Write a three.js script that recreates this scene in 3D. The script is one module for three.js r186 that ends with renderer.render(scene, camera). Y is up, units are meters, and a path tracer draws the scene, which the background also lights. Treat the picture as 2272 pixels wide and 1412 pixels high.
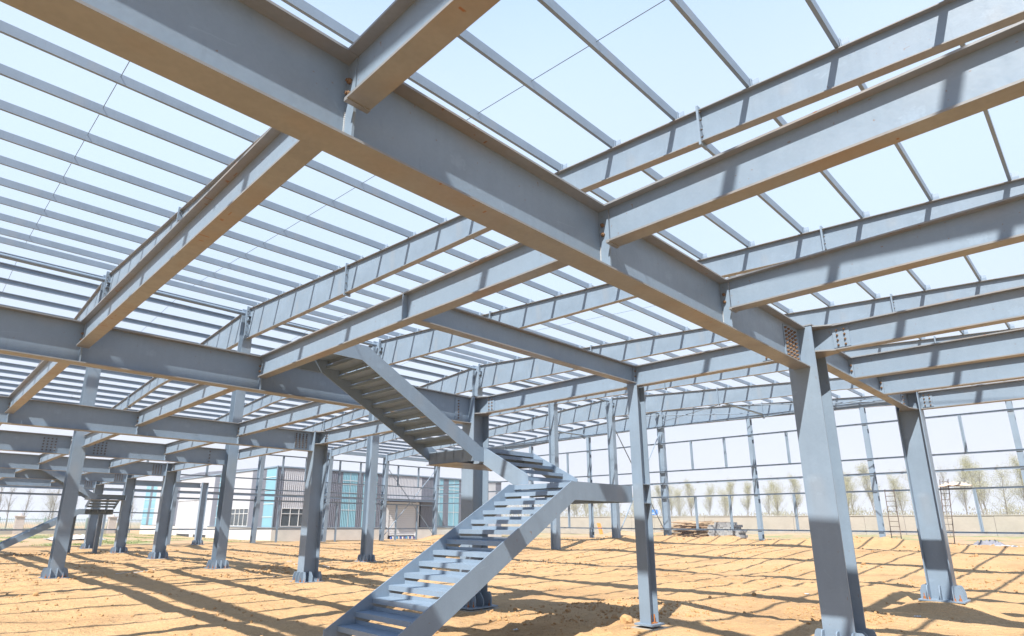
import * as THREE from 'three';
import { mergeGeometries } from 'three/addons/utils/BufferGeometryUtils.js';

// ---------------------------------------------------------------- camera, sky, sun, exposure
// Lengths below are written in site units: x runs along the girders, -z along the floor beams,
// y = 0 is eye level. One site unit is 2.3 m and the floor of the site lies at y = -0.76.
const U = 2.3, GY = -0.76;
const sm = t => t * t * (3 - 2 * t);
const scene = new THREE.Scene();
const camera = new THREE.PerspectiveCamera(2 * Math.atan(789.6124 / 1331.0761) * 180 / Math.PI, 2272 / 1412, 0.05, 3000);
{
  const F = new THREE.Vector3(0.6735, 0.2688, -0.6886), R = new THREE.Vector3(0.7139, 0.005, 0.7002), T = new THREE.Vector3(-0.1917, 0.9632, 0.1885);
  camera.quaternion.setFromRotationMatrix(new THREE.Matrix4().makeBasis(R, T, F.negate())).normalize();
  camera.position.set(0, -GY * U, 0);
  camera.setViewOffset(2348.39, 1579.22, 76.4, 0, 2272, 1412);
}
const renderer = new THREE.WebGLRenderer({ antialias: true });
renderer.toneMapping = THREE.LinearToneMapping;
renderer.toneMappingExposure = 2.0;
renderer.shadowMap.enabled = true;

const SUN = new THREE.Vector3(-0.715, 1.0, 0.285).normalize();
{
  const w = 512, h = 256, d = new Float32Array(w * h * 4);
  const zen = [0.185, 0.315, 0.60], mid = [0.375, 0.464, 0.585], hor = [0.452, 0.470, 0.525];
  for (let j = 0; j < h; j++) for (let i = 0; i < w; i++) {
    const el = ((j + 0.5) / h - 0.5) * Math.PI, k = Math.max(0, Math.sin(el));
    const a = sm(Math.min(1, k / 0.45)), b = sm(Math.max(0, Math.min(1, (k - 0.55) / 0.45)));
    const az = (i + 0.5) / w * 2 * Math.PI;
    const wisp = 1 + 0.018 * Math.sin(az * 3 + 5 * k) * Math.sin(az * 7 - 11 * k + 1.3);
    const o = (j * w + i) * 4;
    for (let c = 0; c < 3; c++) d[o + c] = ((hor[c] * (1 - a) + mid[c] * a) * (1 - b) + zen[c] * b) * wisp;
    d[o + 3] = 1;
  }
  const t = new THREE.DataTexture(d, w, h, THREE.RGBAFormat, THREE.FloatType);
  t.mapping = THREE.EquirectangularReflectionMapping; t.magFilter = THREE.LinearFilter; t.minFilter = THREE.LinearFilter; t.needsUpdate = true;
  scene.background = t; scene.environment = t;
}
const sun = new THREE.DirectionalLight(new THREE.Color().setRGB(1.0, 0.95, 0.87), 5.0);
sun.position.copy(SUN).multiplyScalar(120).add(new THREE.Vector3(15, 0, -20));
sun.target.position.set(15, 0, -20); sun.castShadow = true;
sun.shadow.mapSize.set(4096, 4096); Object.assign(sun.shadow.camera, { left: -70, right: 70, top: 70, bottom: -70, near: 1, far: 300 });
scene.add(sun, sun.target);
scene.fog = new THREE.FogExp2(new THREE.Color().setRGB(0.90, 0.93, 0.98), 0.0011);

// ---------------------------------------------------------------- helpers
let seed = 20240611;
const rnd = () => { seed = (seed * 1664525 + 1013904223) >>> 0; return seed / 4294967296; };
const rr = (a, b) => a + (b - a) * rnd();
const hash = (x, y) => { let n = Math.imul(x | 0, 374761393) ^ Math.imul(y | 0, 668265263); n = Math.imul(n ^ (n >>> 13), 1274126177); return ((n ^ (n >>> 16)) >>> 0) / 4294967296; };
const step = (a, b, x) => { const t = Math.max(0, Math.min(1, (x - a) / (b - a))); return sm(t); };
function vnoise(x, y, per) {                       // value noise, periodic when per is given
  const xi = Math.floor(x), yi = Math.floor(y), fx = sm(x - xi), fy = sm(y - yi);
  const m = v => per ? ((v % per) + per) % per : v;
  const a = hash(m(xi), m(yi)), b = hash(m(xi + 1), m(yi)), c = hash(m(xi), m(yi + 1)), e = hash(m(xi + 1), m(yi + 1));
  return (a + (b - a) * fx) * (1 - fy) + (c + (e - c) * fx) * fy;
}
const toS = v => Math.round(255 * Math.min(1, Math.max(0, v <= 0.0031308 ? v * 12.92 : 1.055 * Math.pow(v, 1 / 2.4) - 0.055)));
function makeTex(n, metres, fn, linear) {
  const d = new Uint8Array(n * n * 4);
  for (let j = 0; j < n; j++) for (let i = 0; i < n; i++) {
    const c = fn(i / n, j / n), o = (j * n + i) * 4;
    for (let k = 0; k < 3; k++) d[o + k] = linear ? Math.round(255 * Math.min(1, Math.max(0, c[k]))) : toS(c[k]);
    d[o + 3] = 255;
  }
  const t = new THREE.DataTexture(d, n, n); t.wrapS = t.wrapT = THREE.RepeatWrapping; t.repeat.set(1 / metres, 1 / metres);
  t.magFilter = THREE.LinearFilter; t.minFilter = THREE.LinearMipmapLinearFilter; t.generateMipmaps = true; t.anisotropy = 8;
  if (!linear) t.colorSpace = THREE.SRGBColorSpace; t.needsUpdate = true; return t;
}
const names = {};
const numbered = n => { const k = names[n] || 0; names[n] = k + 1; return k ? n + '_' + String(k).padStart(3, '0') : n; };
const W = (x, y, z) => new THREE.Vector3(x * U, (y - GY) * U, z * U);

function boxUV(g) {                                 // uv in metres, taken from the side each face looks to
  const p = g.attributes.position, uv = new Float32Array(p.count * 2);
  const a = new THREE.Vector3(), b = new THREE.Vector3(), c = new THREE.Vector3();
  for (let i = 0; i < p.count; i += 3) {
    a.fromBufferAttribute(p, i); b.fromBufferAttribute(p, i + 1); c.fromBufferAttribute(p, i + 2);
    const n = b.clone().sub(a).cross(c.clone().sub(a)); const ax = Math.abs(n.x), ay = Math.abs(n.y), az = Math.abs(n.z);
    for (let k = 0; k < 3; k++) {
      const v = k === 0 ? a : k === 1 ? b : c, o = (i + k) * 2;
      if (ay >= ax && ay >= az) { uv[o] = v.x; uv[o + 1] = v.z; } else if (ax >= az) { uv[o] = v.z; uv[o + 1] = v.y; } else { uv[o] = v.x; uv[o + 1] = v.y; }
    }
  }
  g.setAttribute('uv', new THREE.BufferAttribute(uv, 2)); return g;
}
function clean(g) {                                  // position and normal only, no index, so that anything merges
  const q = g.index ? g.toNonIndexed() : g;
  for (const k of Object.keys(q.attributes)) if (k !== 'position' && k !== 'normal') q.deleteAttribute(k);
  return q;
}
// geometries in world metres
function box(x0, x1, y0, y1, z0, z1) {
  const A = W(x0, y0, z0), B = W(x1, y1, z1);
  const g = new THREE.BoxGeometry(Math.abs(B.x - A.x), Math.abs(B.y - A.y), Math.abs(B.z - A.z));
  g.translate((A.x + B.x) / 2, (A.y + B.y) / 2, (A.z + B.z) / 2); return clean(g);
}
function prism(loop, e0, e1, place) {                // a polygon [[a,b]...] swept from e0 to e1; place(a,b,e) gives the world point
  if (THREE.ShapeUtils.area(loop.map(q => new THREE.Vector2(q[0], q[1]))) < 0) loop = loop.slice().reverse();
  const tri = THREE.ShapeUtils.triangulateShape(loop.map(q => new THREE.Vector2(q[0], q[1])), []), pos = [];
  const put = (q, e) => { const v = place(q[0], q[1], e); pos.push(v.x, v.y, v.z); };
  for (const [a, b, c] of tri) { put(loop[a], e1); put(loop[b], e1); put(loop[c], e1); put(loop[a], e0); put(loop[c], e0); put(loop[b], e0); }
  for (let i = 0; i < loop.length; i++) {
    const p = loop[i], q = loop[(i + 1) % loop.length];
    put(p, e0); put(q, e0); put(q, e1); put(p, e0); put(q, e1); put(p, e1);
  }
  const g = new THREE.BufferGeometry(); g.setAttribute('position', new THREE.Float32BufferAttribute(pos, 3)); g.computeVertexNormals(); return g;
}
const polyZ = (l, z0, z1) => prism(l, z0, z1, (x, y, z) => W(x, y, z));            // outline in x,y
const polyX = (l, x0, x1) => prism(l, x0, x1, (z, y, x) => W(x, y, z));            // outline in z,y
const polyY = (l, y0, y1) => prism(l, y0, y1, (x, z, y) => W(x, y, z));            // outline in x,z
function rod(a, b, r, seg = 8, r2 = r) {
  const A = W(...a), B = W(...b), d = B.clone().sub(A), L = d.length();
  const g = new THREE.CylinderGeometry(r2 * U, r * U, L, seg, 1); g.translate(0, L / 2, 0);
  g.applyQuaternion(new THREE.Quaternion().setFromUnitVectors(new THREE.Vector3(0, 1, 0), d.normalize())); g.translate(A.x, A.y, A.z); return clean(g);
}
class Thing {
  constructor(name, label, category, base, group, kind) {
    this.g = new THREE.Group(); this.g.name = numbered(name); this.base = W(...base); this.g.position.copy(this.base);
    this.g.userData = kind ? { kind } : { label, category, kind: 'thing' }; if (kind && label) this.g.userData.label = label;
    if (group) this.g.userData.group = group; scene.add(this.g);
  }
  part(name, geos, mat, { label, kind, parent } = {}) {
    geos = (Array.isArray(geos) ? geos : [geos]);
    const m = geos.length > 1 ? mergeGeometries(geos.map(clean)) : clean(geos[0]);
    boxUV(m); m.translate(-this.base.x, -this.base.y, -this.base.z);
    const o = new THREE.Mesh(m, mat); o.name = name; o.castShadow = o.receiveShadow = true;
    if (label) o.userData.label = label; if (kind) o.userData.kind = kind;
    (parent || this.g).add(o); return o;
  }
  share(name, geometry, mat, at, rot, parent) {       // a piece that shares its geometry, placed by its centre
    const o = new THREE.Mesh(geometry, mat); o.name = name; o.castShadow = o.receiveShadow = true;
    o.position.copy(W(...at)).sub(this.base); if (rot) o.rotation.set(...rot); (parent || this.g).add(o); return o;
  }
}
function single(name, label, category, base, geos, mat, group, kind) {
  geos = Array.isArray(geos) ? geos : [geos];
  const b = W(...base), m = geos.length > 1 ? mergeGeometries(geos.map(clean)) : clean(geos[0]);
  boxUV(m); m.translate(-b.x, -b.y, -b.z);
  const o = new THREE.Mesh(m, mat); o.name = numbered(name); o.position.copy(b); o.castShadow = o.receiveShadow = true;
  o.userData = kind ? { kind } : { label, category, kind: 'thing' }; if (group) o.userData.group = group; scene.add(o); return o;
}
const ORD = ['first', 'second', 'third', 'fourth', 'fifth', 'sixth', 'seventh', 'eighth', 'ninth', 'tenth', 'eleventh', 'twelfth', 'thirteenth', 'fourteenth', 'fifteenth', 'sixteenth', 'seventeenth', 'eighteenth', 'nineteenth', 'twentieth', 'twenty-first', 'twenty-second', 'twenty-third', 'twenty-fourth', 'twenty-fifth', 'twenty-sixth'];

// ---------------------------------------------------------------- materials
const wearMap = (() => {                              // scuffs, scratches and runs, wrapped so that it tiles
  const n = 512, a = new Float32Array(n * n);
  const dab = (x, y, v) => { const i = ((x % n) + n) % n | 0, j = ((y % n) + n) % n | 0; a[j * n + i] += v; };
  for (let k = 0; k < 70; k++) { let x = rr(0, n), y = rr(0, n), t = rr(0, 6.28), v = rr(-0.05, 0.11); const L = rr(6, 46); for (let i = 0; i < L; i++) { dab(x, y, v); if (k % 3 === 0) dab(x + 1, y, v * 0.6); x += Math.cos(t); y += Math.sin(t); t += rr(-0.06, 0.06); } }
  for (let k = 0; k < 46; k++) { const x = rr(0, n), y = rr(0, n), L = rr(20, 120), v = rr(-0.045, 0.05), w = rr(1, 3.5); for (let i = 0; i < L; i++) for (let q = 0; q < w; q++) dab(x + q + 1.5 * Math.sin(i * 0.07), y - i, v * (1 - i / L)); }
  for (let k = 0; k < 40; k++) { const x = rr(0, n), y = rr(0, n), r = rr(4, 15), v = rr(-0.03, 0.075); for (let i = -r; i < r; i++) for (let j = -r; j < r; j++) if (Math.hypot(i, j * 1.5) < r * (0.5 + 0.7 * vnoise(i * 0.3 + k, j * 0.3))) dab(x + i, y + j, v * (0.3 + vnoise(i * 0.6, j * 0.6 + k))); }
  return (u, v) => a[(Math.floor(v * n) % n) * n + Math.floor(u * n) % n];
})();
const paintTex = (base, rust) => makeTex(512, 3.1, (u, v) => {
  const big = vnoise(u * 5, v * 5, 5) - 0.5, mid = vnoise(u * 21 + 7, v * 21, 21) - 0.5, streak = vnoise(u * 64, v * 6 + 3, 64) - 0.5, fine = vnoise(u * 170, v * 170 + 9, 170) - 0.5;
  let k = 1 + 0.13 * big + 0.06 * mid + 0.05 * streak + 0.05 * fine + wearMap(u, v) * 1.6;
  const sp = vnoise(u * 90 + 40, v * 90 + 11, 90), du = vnoise(u * 8 + 3, v * 8 + 31, 8);
  let c = base.map(b => b * k);
  const dust = Math.max(0, du - 0.70) * 0.4; c = [c[0] * (1 - dust) + 0.36 * dust, c[1] * (1 - dust) + 0.31 * dust, c[2] * (1 - dust) + 0.25 * dust];
  if (sp > 0.968 && mid > 0.06) c = [0.17 * rust + c[0] * (1 - rust), 0.085 * rust + c[1] * (1 - rust), 0.04 * rust + c[2] * (1 - rust)];
  return c;
});
const flangeTex = makeTex(512, 3.7, (u, v) => {          // flanges: base tone carries warm sand bounce light, plus streaks, stains and rust spots
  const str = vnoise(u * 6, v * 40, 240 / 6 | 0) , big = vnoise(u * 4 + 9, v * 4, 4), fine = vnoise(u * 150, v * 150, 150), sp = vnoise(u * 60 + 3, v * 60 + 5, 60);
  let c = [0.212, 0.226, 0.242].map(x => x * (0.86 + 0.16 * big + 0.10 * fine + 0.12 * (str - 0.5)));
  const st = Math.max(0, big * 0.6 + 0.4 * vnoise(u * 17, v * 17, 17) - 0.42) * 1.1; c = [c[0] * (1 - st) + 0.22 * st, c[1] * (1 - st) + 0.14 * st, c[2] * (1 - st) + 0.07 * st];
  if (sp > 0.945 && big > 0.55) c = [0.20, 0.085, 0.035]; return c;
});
const STEEL = [0.183, 0.246, 0.322];
const steelBump = makeTex(256, 1.3, (u, v) => { const a = 0.5 + 0.5 * (vnoise(u * 9, v * 9, 9) - 0.5) + 0.3 * (vnoise(u * 60, v * 60, 60) - 0.5); return [a, a, a]; }, true);
const steelRough = makeTex(256, 2.3, (u, v) => { const a = 0.46 + 0.16 * (vnoise(u * 7, v * 7, 7) - 0.5) + 0.10 * (vnoise(u * 40, v * 40, 40) - 0.5); return [a, a, a]; }, true);
const M = {};
M.steel = new THREE.MeshStandardMaterial({ map: paintTex(STEEL, 0.7), roughness: 1, roughnessMap: steelRough, bumpMap: steelBump, bumpScale: 0.0012 });
M.steelBounceRust = new THREE.MeshStandardMaterial({ map: flangeTex, roughness: 1, roughnessMap: steelRough, bumpMap: steelBump, bumpScale: 0.0012 });
M.purlin = new THREE.MeshStandardMaterial({ map: paintTex([0.195, 0.258, 0.34], 0.5), roughness: 0.55 });
M.bolt = new THREE.MeshStandardMaterial({ map: makeTex(128, 0.21, (u, v) => { const k = 0.75 + 0.5 * vnoise(u * 16, v * 16, 16); return [0.17 * k, 0.098 * k, 0.05 * k]; }), roughness: 0.75 });
M.boltFar = new THREE.MeshStandardMaterial({ color: new THREE.Color().setRGB(0.075, 0.062, 0.055), roughness: 0.7 });
M.anchor = new THREE.MeshStandardMaterial({ map: makeTex(128, 0.25, (u, v) => { const k = 0.7 + 0.6 * vnoise(u * 20, v * 20, 20); return [0.34 * k, 0.125 * k, 0.035 * k]; }), roughness: 0.9 });
M.weld = new THREE.MeshStandardMaterial({ color: new THREE.Color().setRGB(0.45, 0.48, 0.50), roughness: 0.6 });
M.concrete = new THREE.MeshStandardMaterial({ map: makeTex(512, 5.3, (u, v) => { const k = 0.9 + 0.16 * vnoise(u * 6, v * 6, 6) + 0.08 * vnoise(u * 30, v * 30, 30) + 0.06 * vnoise(u * 160, v * 160, 160); return [0.315 * k, 0.288 * k, 0.248 * k]; }), roughness: 0.95 });
M.cladGrey = new THREE.MeshStandardMaterial({ map: makeTex(256, 6.1, (u, v) => { const k = 0.94 + 0.12 * vnoise(u * 8, v * 8, 8); return [0.135 * k, 0.147 * k, 0.19 * k]; }), roughness: 0.6 });
M.cladWhite = new THREE.MeshStandardMaterial({ map: makeTex(256, 6.7, (u, v) => { const k = 0.94 + 0.12 * vnoise(u * 8, v * 8, 8); return [0.44 * k, 0.45 * k, 0.49 * k]; }), roughness: 0.5 });
M.cladBlue = new THREE.MeshStandardMaterial({ map: makeTex(256, 4.9, (u, v) => { const k = 0.92 + 0.16 * vnoise(u * 9, v * 9, 9); return [0.20 * k, 0.40 * k, 0.50 * k]; }), roughness: 0.4 });
M.plinth = new THREE.MeshStandardMaterial({ map: makeTex(256, 4.3, (u, v) => { const k = 0.92 + 0.12 * vnoise(u * 8, v * 8, 8) + 0.05 * vnoise(u * 60, v * 60, 60); return [0.52 * k, 0.505 * k, 0.485 * k]; }), roughness: 0.9 });
M.white = new THREE.MeshStandardMaterial({ color: new THREE.Color().setRGB(0.60, 0.61, 0.63), roughness: 0.6 });
M.glass = new THREE.MeshStandardMaterial({ color: new THREE.Color().setRGB(0.05, 0.065, 0.08), roughness: 0.12 });
M.dark = new THREE.MeshStandardMaterial({ color: new THREE.Color().setRGB(0.03, 0.03, 0.035), roughness: 0.8 });
M.bark = new THREE.MeshStandardMaterial({ color: new THREE.Color().setRGB(0.20, 0.18, 0.155), roughness: 0.95 });
M.leaf = new THREE.MeshStandardMaterial({ color: new THREE.Color().setRGB(0.34, 0.325, 0.18), roughness: 0.9, side: THREE.DoubleSide });
M.leafDry = new THREE.MeshStandardMaterial({ color: new THREE.Color().setRGB(0.27, 0.25, 0.165), roughness: 0.95, side: THREE.DoubleSide });

// ---------------------------------------------------------------- ground
const pads = [];                                     // where footings keep the sand level: x, z, height, radius
const heaps = [[17.6, -21.3, 0.27, 0.85], [16.7, -20.9, 0.13, 0.5], [24.2, -16.6, 0.30, 1.0], [25.6, -15.4, 0.18, 1.1], [5.2, -3.55, 0.055, 0.55], [4.7, -5.5, 0.06, 0.5], [5.4, -10.4, 0.07, 0.6], [6.6, -9.1, 0.08, 0.7], [3.1, -10.3, 0.06, 0.45], [5.8, -7.2, 0.05, 0.5], [8.2, -2.2, 0.06, 0.6], [6.4, -2.05, 0.05, 0.35], [11.5, -12.5, 0.09, 0.9], [13.5, -9.2, 0.06, 0.8], [9.2, -13.6, 0.08, 0.8], [3.3, -4.3, -0.03, 0.5]];
function groundY(x, z) {
  let h = -0.785;
  h += 0.29 * step(10.5, 17, x) * step(-19.5, -13.5, z);
  h += 0.06 * (vnoise(x * 0.62 + 3.1, z * 0.62) - 0.5) + 0.036 * (vnoise(x * 1.5, z * 1.5 + 8) - 0.5) + 0.016 * (vnoise(x * 3.9 + 1, z * 3.9) - 0.5);
  const near = 1 - step(14, 24, Math.hypot(x, z));
  h += near * (0.012 * (vnoise(x * 10, z * 10) - 0.5) + 0.007 * (vnoise(x * 23, z * 23) - 0.5));
  const churn = step(0.42, 0.7, vnoise(x * 0.55 + 40, z * 0.55 + 11));
  h += near * churn * (0.022 * (vnoise(x * 6.2 + 2, z * 6.2) - 0.5) + 0.017 * (vnoise(x * 13.5, z * 13.5 + 5) - 0.5));
  const ridge = Math.exp(-(((x - 16.85 - 0.35 * Math.sin(z * 1.3)) / 0.55) ** 2)) * step(-13, -11, z) * (0.35 + 1.0 * vnoise(z * 1.25, 4.2));
  h += ridge * (0.10 + 0.09 * (vnoise(x * 3.1, z * 3.1 + 6) - 0.3) + 0.05 * vnoise(x * 8, z * 8));
  for (const [hx, hz, a, r] of heaps) { const d2 = ((x - hx) ** 2 + (z - hz) ** 2) / (r * r); if (d2 < 6) h += a * Math.exp(-d2) * (0.8 + 0.4 * vnoise(x * 5, z * 5 + hx)); }
  for (const [px, pz, py, r] of pads) { const d2 = ((x - px) ** 2 + (z - pz) ** 2) / (r * r); if (d2 < 6) { const k = Math.exp(-d2 * d2 * 0.5); h = h * (1 - k) + py * k; } }
  return h;
}
function buildGround() {
  const axis = (lo, a, b, hi, fine) => {
    const o = []; for (let v = a; v <= b; v += fine) o.push(v);
    let s = fine; for (let v = b; v < hi;) { s *= 1.045; v += s; o.push(Math.min(v, hi)); }
    s = fine; for (let v = a; v > lo;) { s *= 1.045; v -= s; o.unshift(Math.max(v, lo)); }
    return o;
  };
  const xs = axis(-60, 0.2, 9.2, 600, 0.03), zs = axis(-600, -13.2, -0.8, 60, 0.033);
  const nx = xs.length, nz = zs.length, pos = new Float32Array(nx * nz * 3), col = new Float32Array(nx * nz * 3), uv = new Float32Array(nx * nz * 2), idx = [];
  for (let j = 0; j < nz; j++) for (let i = 0; i < nx; i++) {
    const x = xs[i], z = zs[j], o = j * nx + i, p = W(x, groundY(x, z), z);
    pos[o * 3] = p.x; pos[o * 3 + 1] = p.y; pos[o * 3 + 2] = p.z; uv[o * 2] = p.x; uv[o * 2 + 1] = p.z;
    const damp = step(0.60, 0.80, vnoise(x * 0.8 + 20, z * 0.8 + 5) * 0.7 + vnoise(x * 3.1, z * 3.1 + 2) * 0.3);
    const clot = step(0.55, 0.72, vnoise(x * 7.3 + 3, z * 7.3) * 0.6 + vnoise(x * 2.2, z * 2.2 + 30) * 0.4) * 0.5 + 0.5;
    let r = 1 - 0.24 * damp * clot, g = 1 - 0.27 * damp * clot, b = 1 - 0.28 * damp * clot;
    const pale = step(0.5, 0.75, vnoise(x * 1.7 + 9, z * 1.7)); r *= 1 + 0.03 * pale; g *= 1 + 0.05 * pale; b *= 1 + 0.10 * pale;
    const out = Math.max(step(-23.8, -26, z) * step(15, 9, x), step(19.5, 23, x));            // beyond the frame: paler dry soil, some grass
    if (out > 0) {
      const gr = out * step(0.50, 0.66, vnoise(x * 0.9 + 2, z * 0.9 + 60) * 0.65 + vnoise(x * 4.3, z * 4.3) * 0.35);
      r *= 1 - 0.06 * out; b *= 1 + 0.20 * out; r = r * (1 - 0.45 * gr); g = g * (1 - 0.10 * gr); b = b * (1 - 0.35 * gr);
    }
    col[o * 3] = r; col[o * 3 + 1] = g; col[o * 3 + 2] = b;
    if (i && j) { const a = o, b2 = o - 1, c = o - nx, e = o - nx - 1; idx.push(e, b2, c, c, b2, a); }
  }
  const g = new THREE.BufferGeometry(); g.setAttribute('position', new THREE.BufferAttribute(pos, 3)); g.setAttribute('color', new THREE.BufferAttribute(col, 3)); g.setAttribute('uv', new THREE.BufferAttribute(uv, 2)); g.setIndex(idx); g.computeVertexNormals();
  const map = makeTex(1024, 5.7, (u, v) => {
    const k = 0.90 + 0.13 * vnoise(u * 12, v * 12, 12) + 0.10 * vnoise(u * 47, v * 47, 47) + 0.11 * (vnoise(u * 190, v * 190, 190) - 0.3) + 0.10 * (vnoise(u * 480, v * 480, 480) - 0.5);
    const peb = vnoise(u * 150 + 5, v * 150, 150) > 0.93 ? 0.80 : 1;
    return [0.396 * k * peb, 0.248 * k * peb, 0.118 * k * peb];
  });
  const bump = makeTex(1024, 2.9, (u, v) => { const a = 0.40 * vnoise(u * 24, v * 24, 24) + 0.32 * vnoise(u * 70, v * 70, 70) + 0.2 * vnoise(u * 200, v * 200, 200) + 0.08 * vnoise(u * 500, v * 500, 500); return [a, a, a]; }, true);
  const m = new THREE.MeshStandardMaterial({ map, vertexColors: true, roughness: 1, bumpMap: bump, bumpScale: 0.05 });
  const o = new THREE.Mesh(g, m); o.name = 'ground'; o.userData = { kind: 'structure' }; o.receiveShadow = o.castShadow = true; scene.add(o);
}

// ---------------------------------------------------------------- steel members
const TF = 0.008, TW = 0.006;
// I-section along z at x; top line (zA, yA) to (zB, yB), depth dA -> dB
function iAlongZ(t, x, pts, w, tf = TF, tw = TW, mat = M.steel, flangeMat = M.steelBounceRust) {    // pts: [z, top, bottom]
  const top = pts.map(p => [p[0], p[1]]), bot = pts.map(p => [p[0], p[2]]).reverse();
  const inTop = pts.map(p => [p[0], p[1] - tf]), inBot = pts.map(p => [p[0], p[2] + tf]).reverse();
  t.part('web', polyX([...inTop, ...inBot], x - tw / 2, x + tw / 2), mat);
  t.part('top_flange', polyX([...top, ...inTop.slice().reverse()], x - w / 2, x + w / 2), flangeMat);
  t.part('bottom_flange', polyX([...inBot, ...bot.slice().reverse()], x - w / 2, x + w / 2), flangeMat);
}
function iAlongX(t, z, x0, x1, top, bottom, w, tf = TF, tw = TW) {
  t.part('web', box(x0, x1, bottom + tf, top - tf, z - tw / 2, z + tw / 2), M.steel);
  t.part('top_flange', box(x0, x1, top - tf, top, z - w / 2, z + w / 2), M.steelBounceRust);
  t.part('bottom_flange', box(x0, x1, bottom, bottom + tf, z - w / 2, z + w / 2), M.steelBounceRust);
}
// bolt heads: shared geometries with the axis along x, y or z
const boltG = {};
for (const [k, s] of [['big', 1], ['small', 0.8]]) {
  const head = new THREE.CylinderGeometry(0.0088 * U * s, 0.0088 * U * s, 0.009 * U * s, 6), shank = new THREE.CylinderGeometry(0.0048 * U * s, 0.0048 * U * s, 0.015 * U * s, 8);
  head.translate(0, 0.0045 * U * s, 0); shank.translate(0, 0.0075 * U * s, 0);
  boltG[k] = boxUV(mergeGeometries([clean(head), clean(shank)]));
}
const ROT = { '+y': [0, 0, 0], '-x': [0, 0, Math.PI / 2], '+x': [0, 0, -Math.PI / 2], '+z': [Math.PI / 2, 0, 0], '-z': [-Math.PI / 2, 0, 0] };
const bolt = (t, at, dir, size = 'big', parent) => t.share('bolt', boltG[size], M.bolt, at, ROT[dir], parent);
function boltCluster(t, list, dir, r = 0.0105) {        // far clusters: too small to pick apart
  const gs = list.map(([x, y, z]) => { const e = { '-x': [x - 0.014, y, z], '+z': [x, y, z + 0.014] }[dir]; return rod([x, y, z], e, r, 6); });
  t.part('bolt_cluster', gs, M.boltFar, { kind: 'stuff' });
}
const gussetLoop = (a, s, w, h, y) => [[a, y], [a + s * w, y], [a + s * w, y + h * 0.5], [a + s * w * 0.72, y + h * 0.93], [a + s * w * 0.55, y + h], [a, y + h]];
function hColumn({ label, group, x, z, norm, w, d, y0, y1, name = 'steel_column', gussets = 2, pad = true, tf = 0.009, tw = 0.007, cap = true, gh = 0.125, gw = 0.062, taper = 0 }) {
  const t = new Thing(name, label, 'column', [x, y0, z], group);
  const h2 = d / 2, w2 = w / 2, yb = y0 + 0.012;
  if (norm === 'x') {
    t.part('flange', box(x - h2, x - h2 + tf, yb, y1, z - w2, z + w2), M.steel);
    t.part('flange', box(x + h2 - tf, x + h2, yb, y1, z - w2, z + w2), M.steel);
    t.part('web', box(x - h2 + tf, x + h2 - tf, yb, y1, z - tw / 2, z + tw / 2), M.steel);
  } else {
    t.part('flange', polyX([[z + h2 - tf, yb], [z + h2, yb], [z + h2 + taper, y1], [z + h2 + taper - tf, y1]], x - w2, x + w2), M.steel);
    t.part('flange', box(x - w2, x + w2, yb, y1, z - h2, z - h2 + tf), M.steel);
    t.part('web', polyX([[z - h2 + tf, yb], [z + h2 - tf, yb], [z + h2 + taper - tf, y1], [z - h2 + tf, y1]], x - tw / 2, x + tw / 2), M.steel);
  }
  const bx = (norm === 'x' ? h2 : w2) + gw + 0.012, bz = (norm === 'x' ? w2 : h2) + gw + 0.012;
  if (gussets) {
    t.part('base_plate', box(x - bx, x + bx, y0, yb, z - bz, z + bz), M.steel);
    const X2 = norm === 'x' ? h2 : w2, Z2 = norm === 'x' ? w2 : h2, all = [];
    for (const s of [-1, 1]) for (const o of [-0.94, 0, 0.94]) {
      const gx = polyZ(gussetLoop(x + s * X2, s, gw, gh, yb), z + o * Z2 - 0.0035, z + o * Z2 + 0.0035);
      const a0 = (norm === 'z' ? Z2 : (o === 0 ? TW : Z2));
      const gz = polyX(gussetLoop(z + s * (norm === 'x' && Math.abs(o) < 0.5 ? tw / 2 : Z2), s, gw + (norm === 'x' && o === 0 ? Z2 - tw / 2 : 0), gh, yb), x + o * X2 - 0.0035, x + o * X2 + 0.0035);
      all.push(gx, gz);
    }
    if (gussets === 2) for (const g of all) t.part('gusset', g, M.steel); else t.part('gusset_ring', all, M.steel);
    const ab = [];
    for (const s of [-1, 1]) for (const o of [-0.47, 0.47]) for (const q of [0, 1]) {
      const ax = q ? x + o * X2 * 2 : x + s * (X2 + gw * 0.55), az = q ? z + s * (Z2 + gw * 0.55) : z + o * Z2 * 2;
      ab.push([rod([ax, y0 - 0.02, az], [ax, yb + 0.05, az], 0.0055, 6), rod([ax, yb, az], [ax, yb + 0.022, az], 0.0115, 6), rod([ax, yb, az], [ax, yb + 0.005, az], 0.016, 10)]);
    }
    if (gussets === 2) for (const g of ab) t.part('anchor_bolt', g, M.anchor); else t.part('anchor_bolts', ab.flat(), M.anchor);
    if (pad === 'raised') t.part('grout_pad', box(x - bx - 0.02, x + bx + 0.02, y0 - 0.06, y0 - 0.012, z - bz - 0.02, z + bz + 0.02), M.concrete);
  }
  pads.push([x, z, pad === 'raised' ? y0 - 0.018 : y0 + 0.004, Math.max(bx, bz) + 0.12]);
  if (cap) t.part('cap_plate', box(x - (norm === 'x' ? h2 : w2) - 0.004, x + (norm === 'x' ? h2 : w2) + 0.004, y1, y1 + 0.009, z - (norm === 'x' ? w2 : h2) - 0.004, z + (norm === 'x' ? w2 : h2) + 0.004), M.steelBounceRust);
  return t;
}

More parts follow.
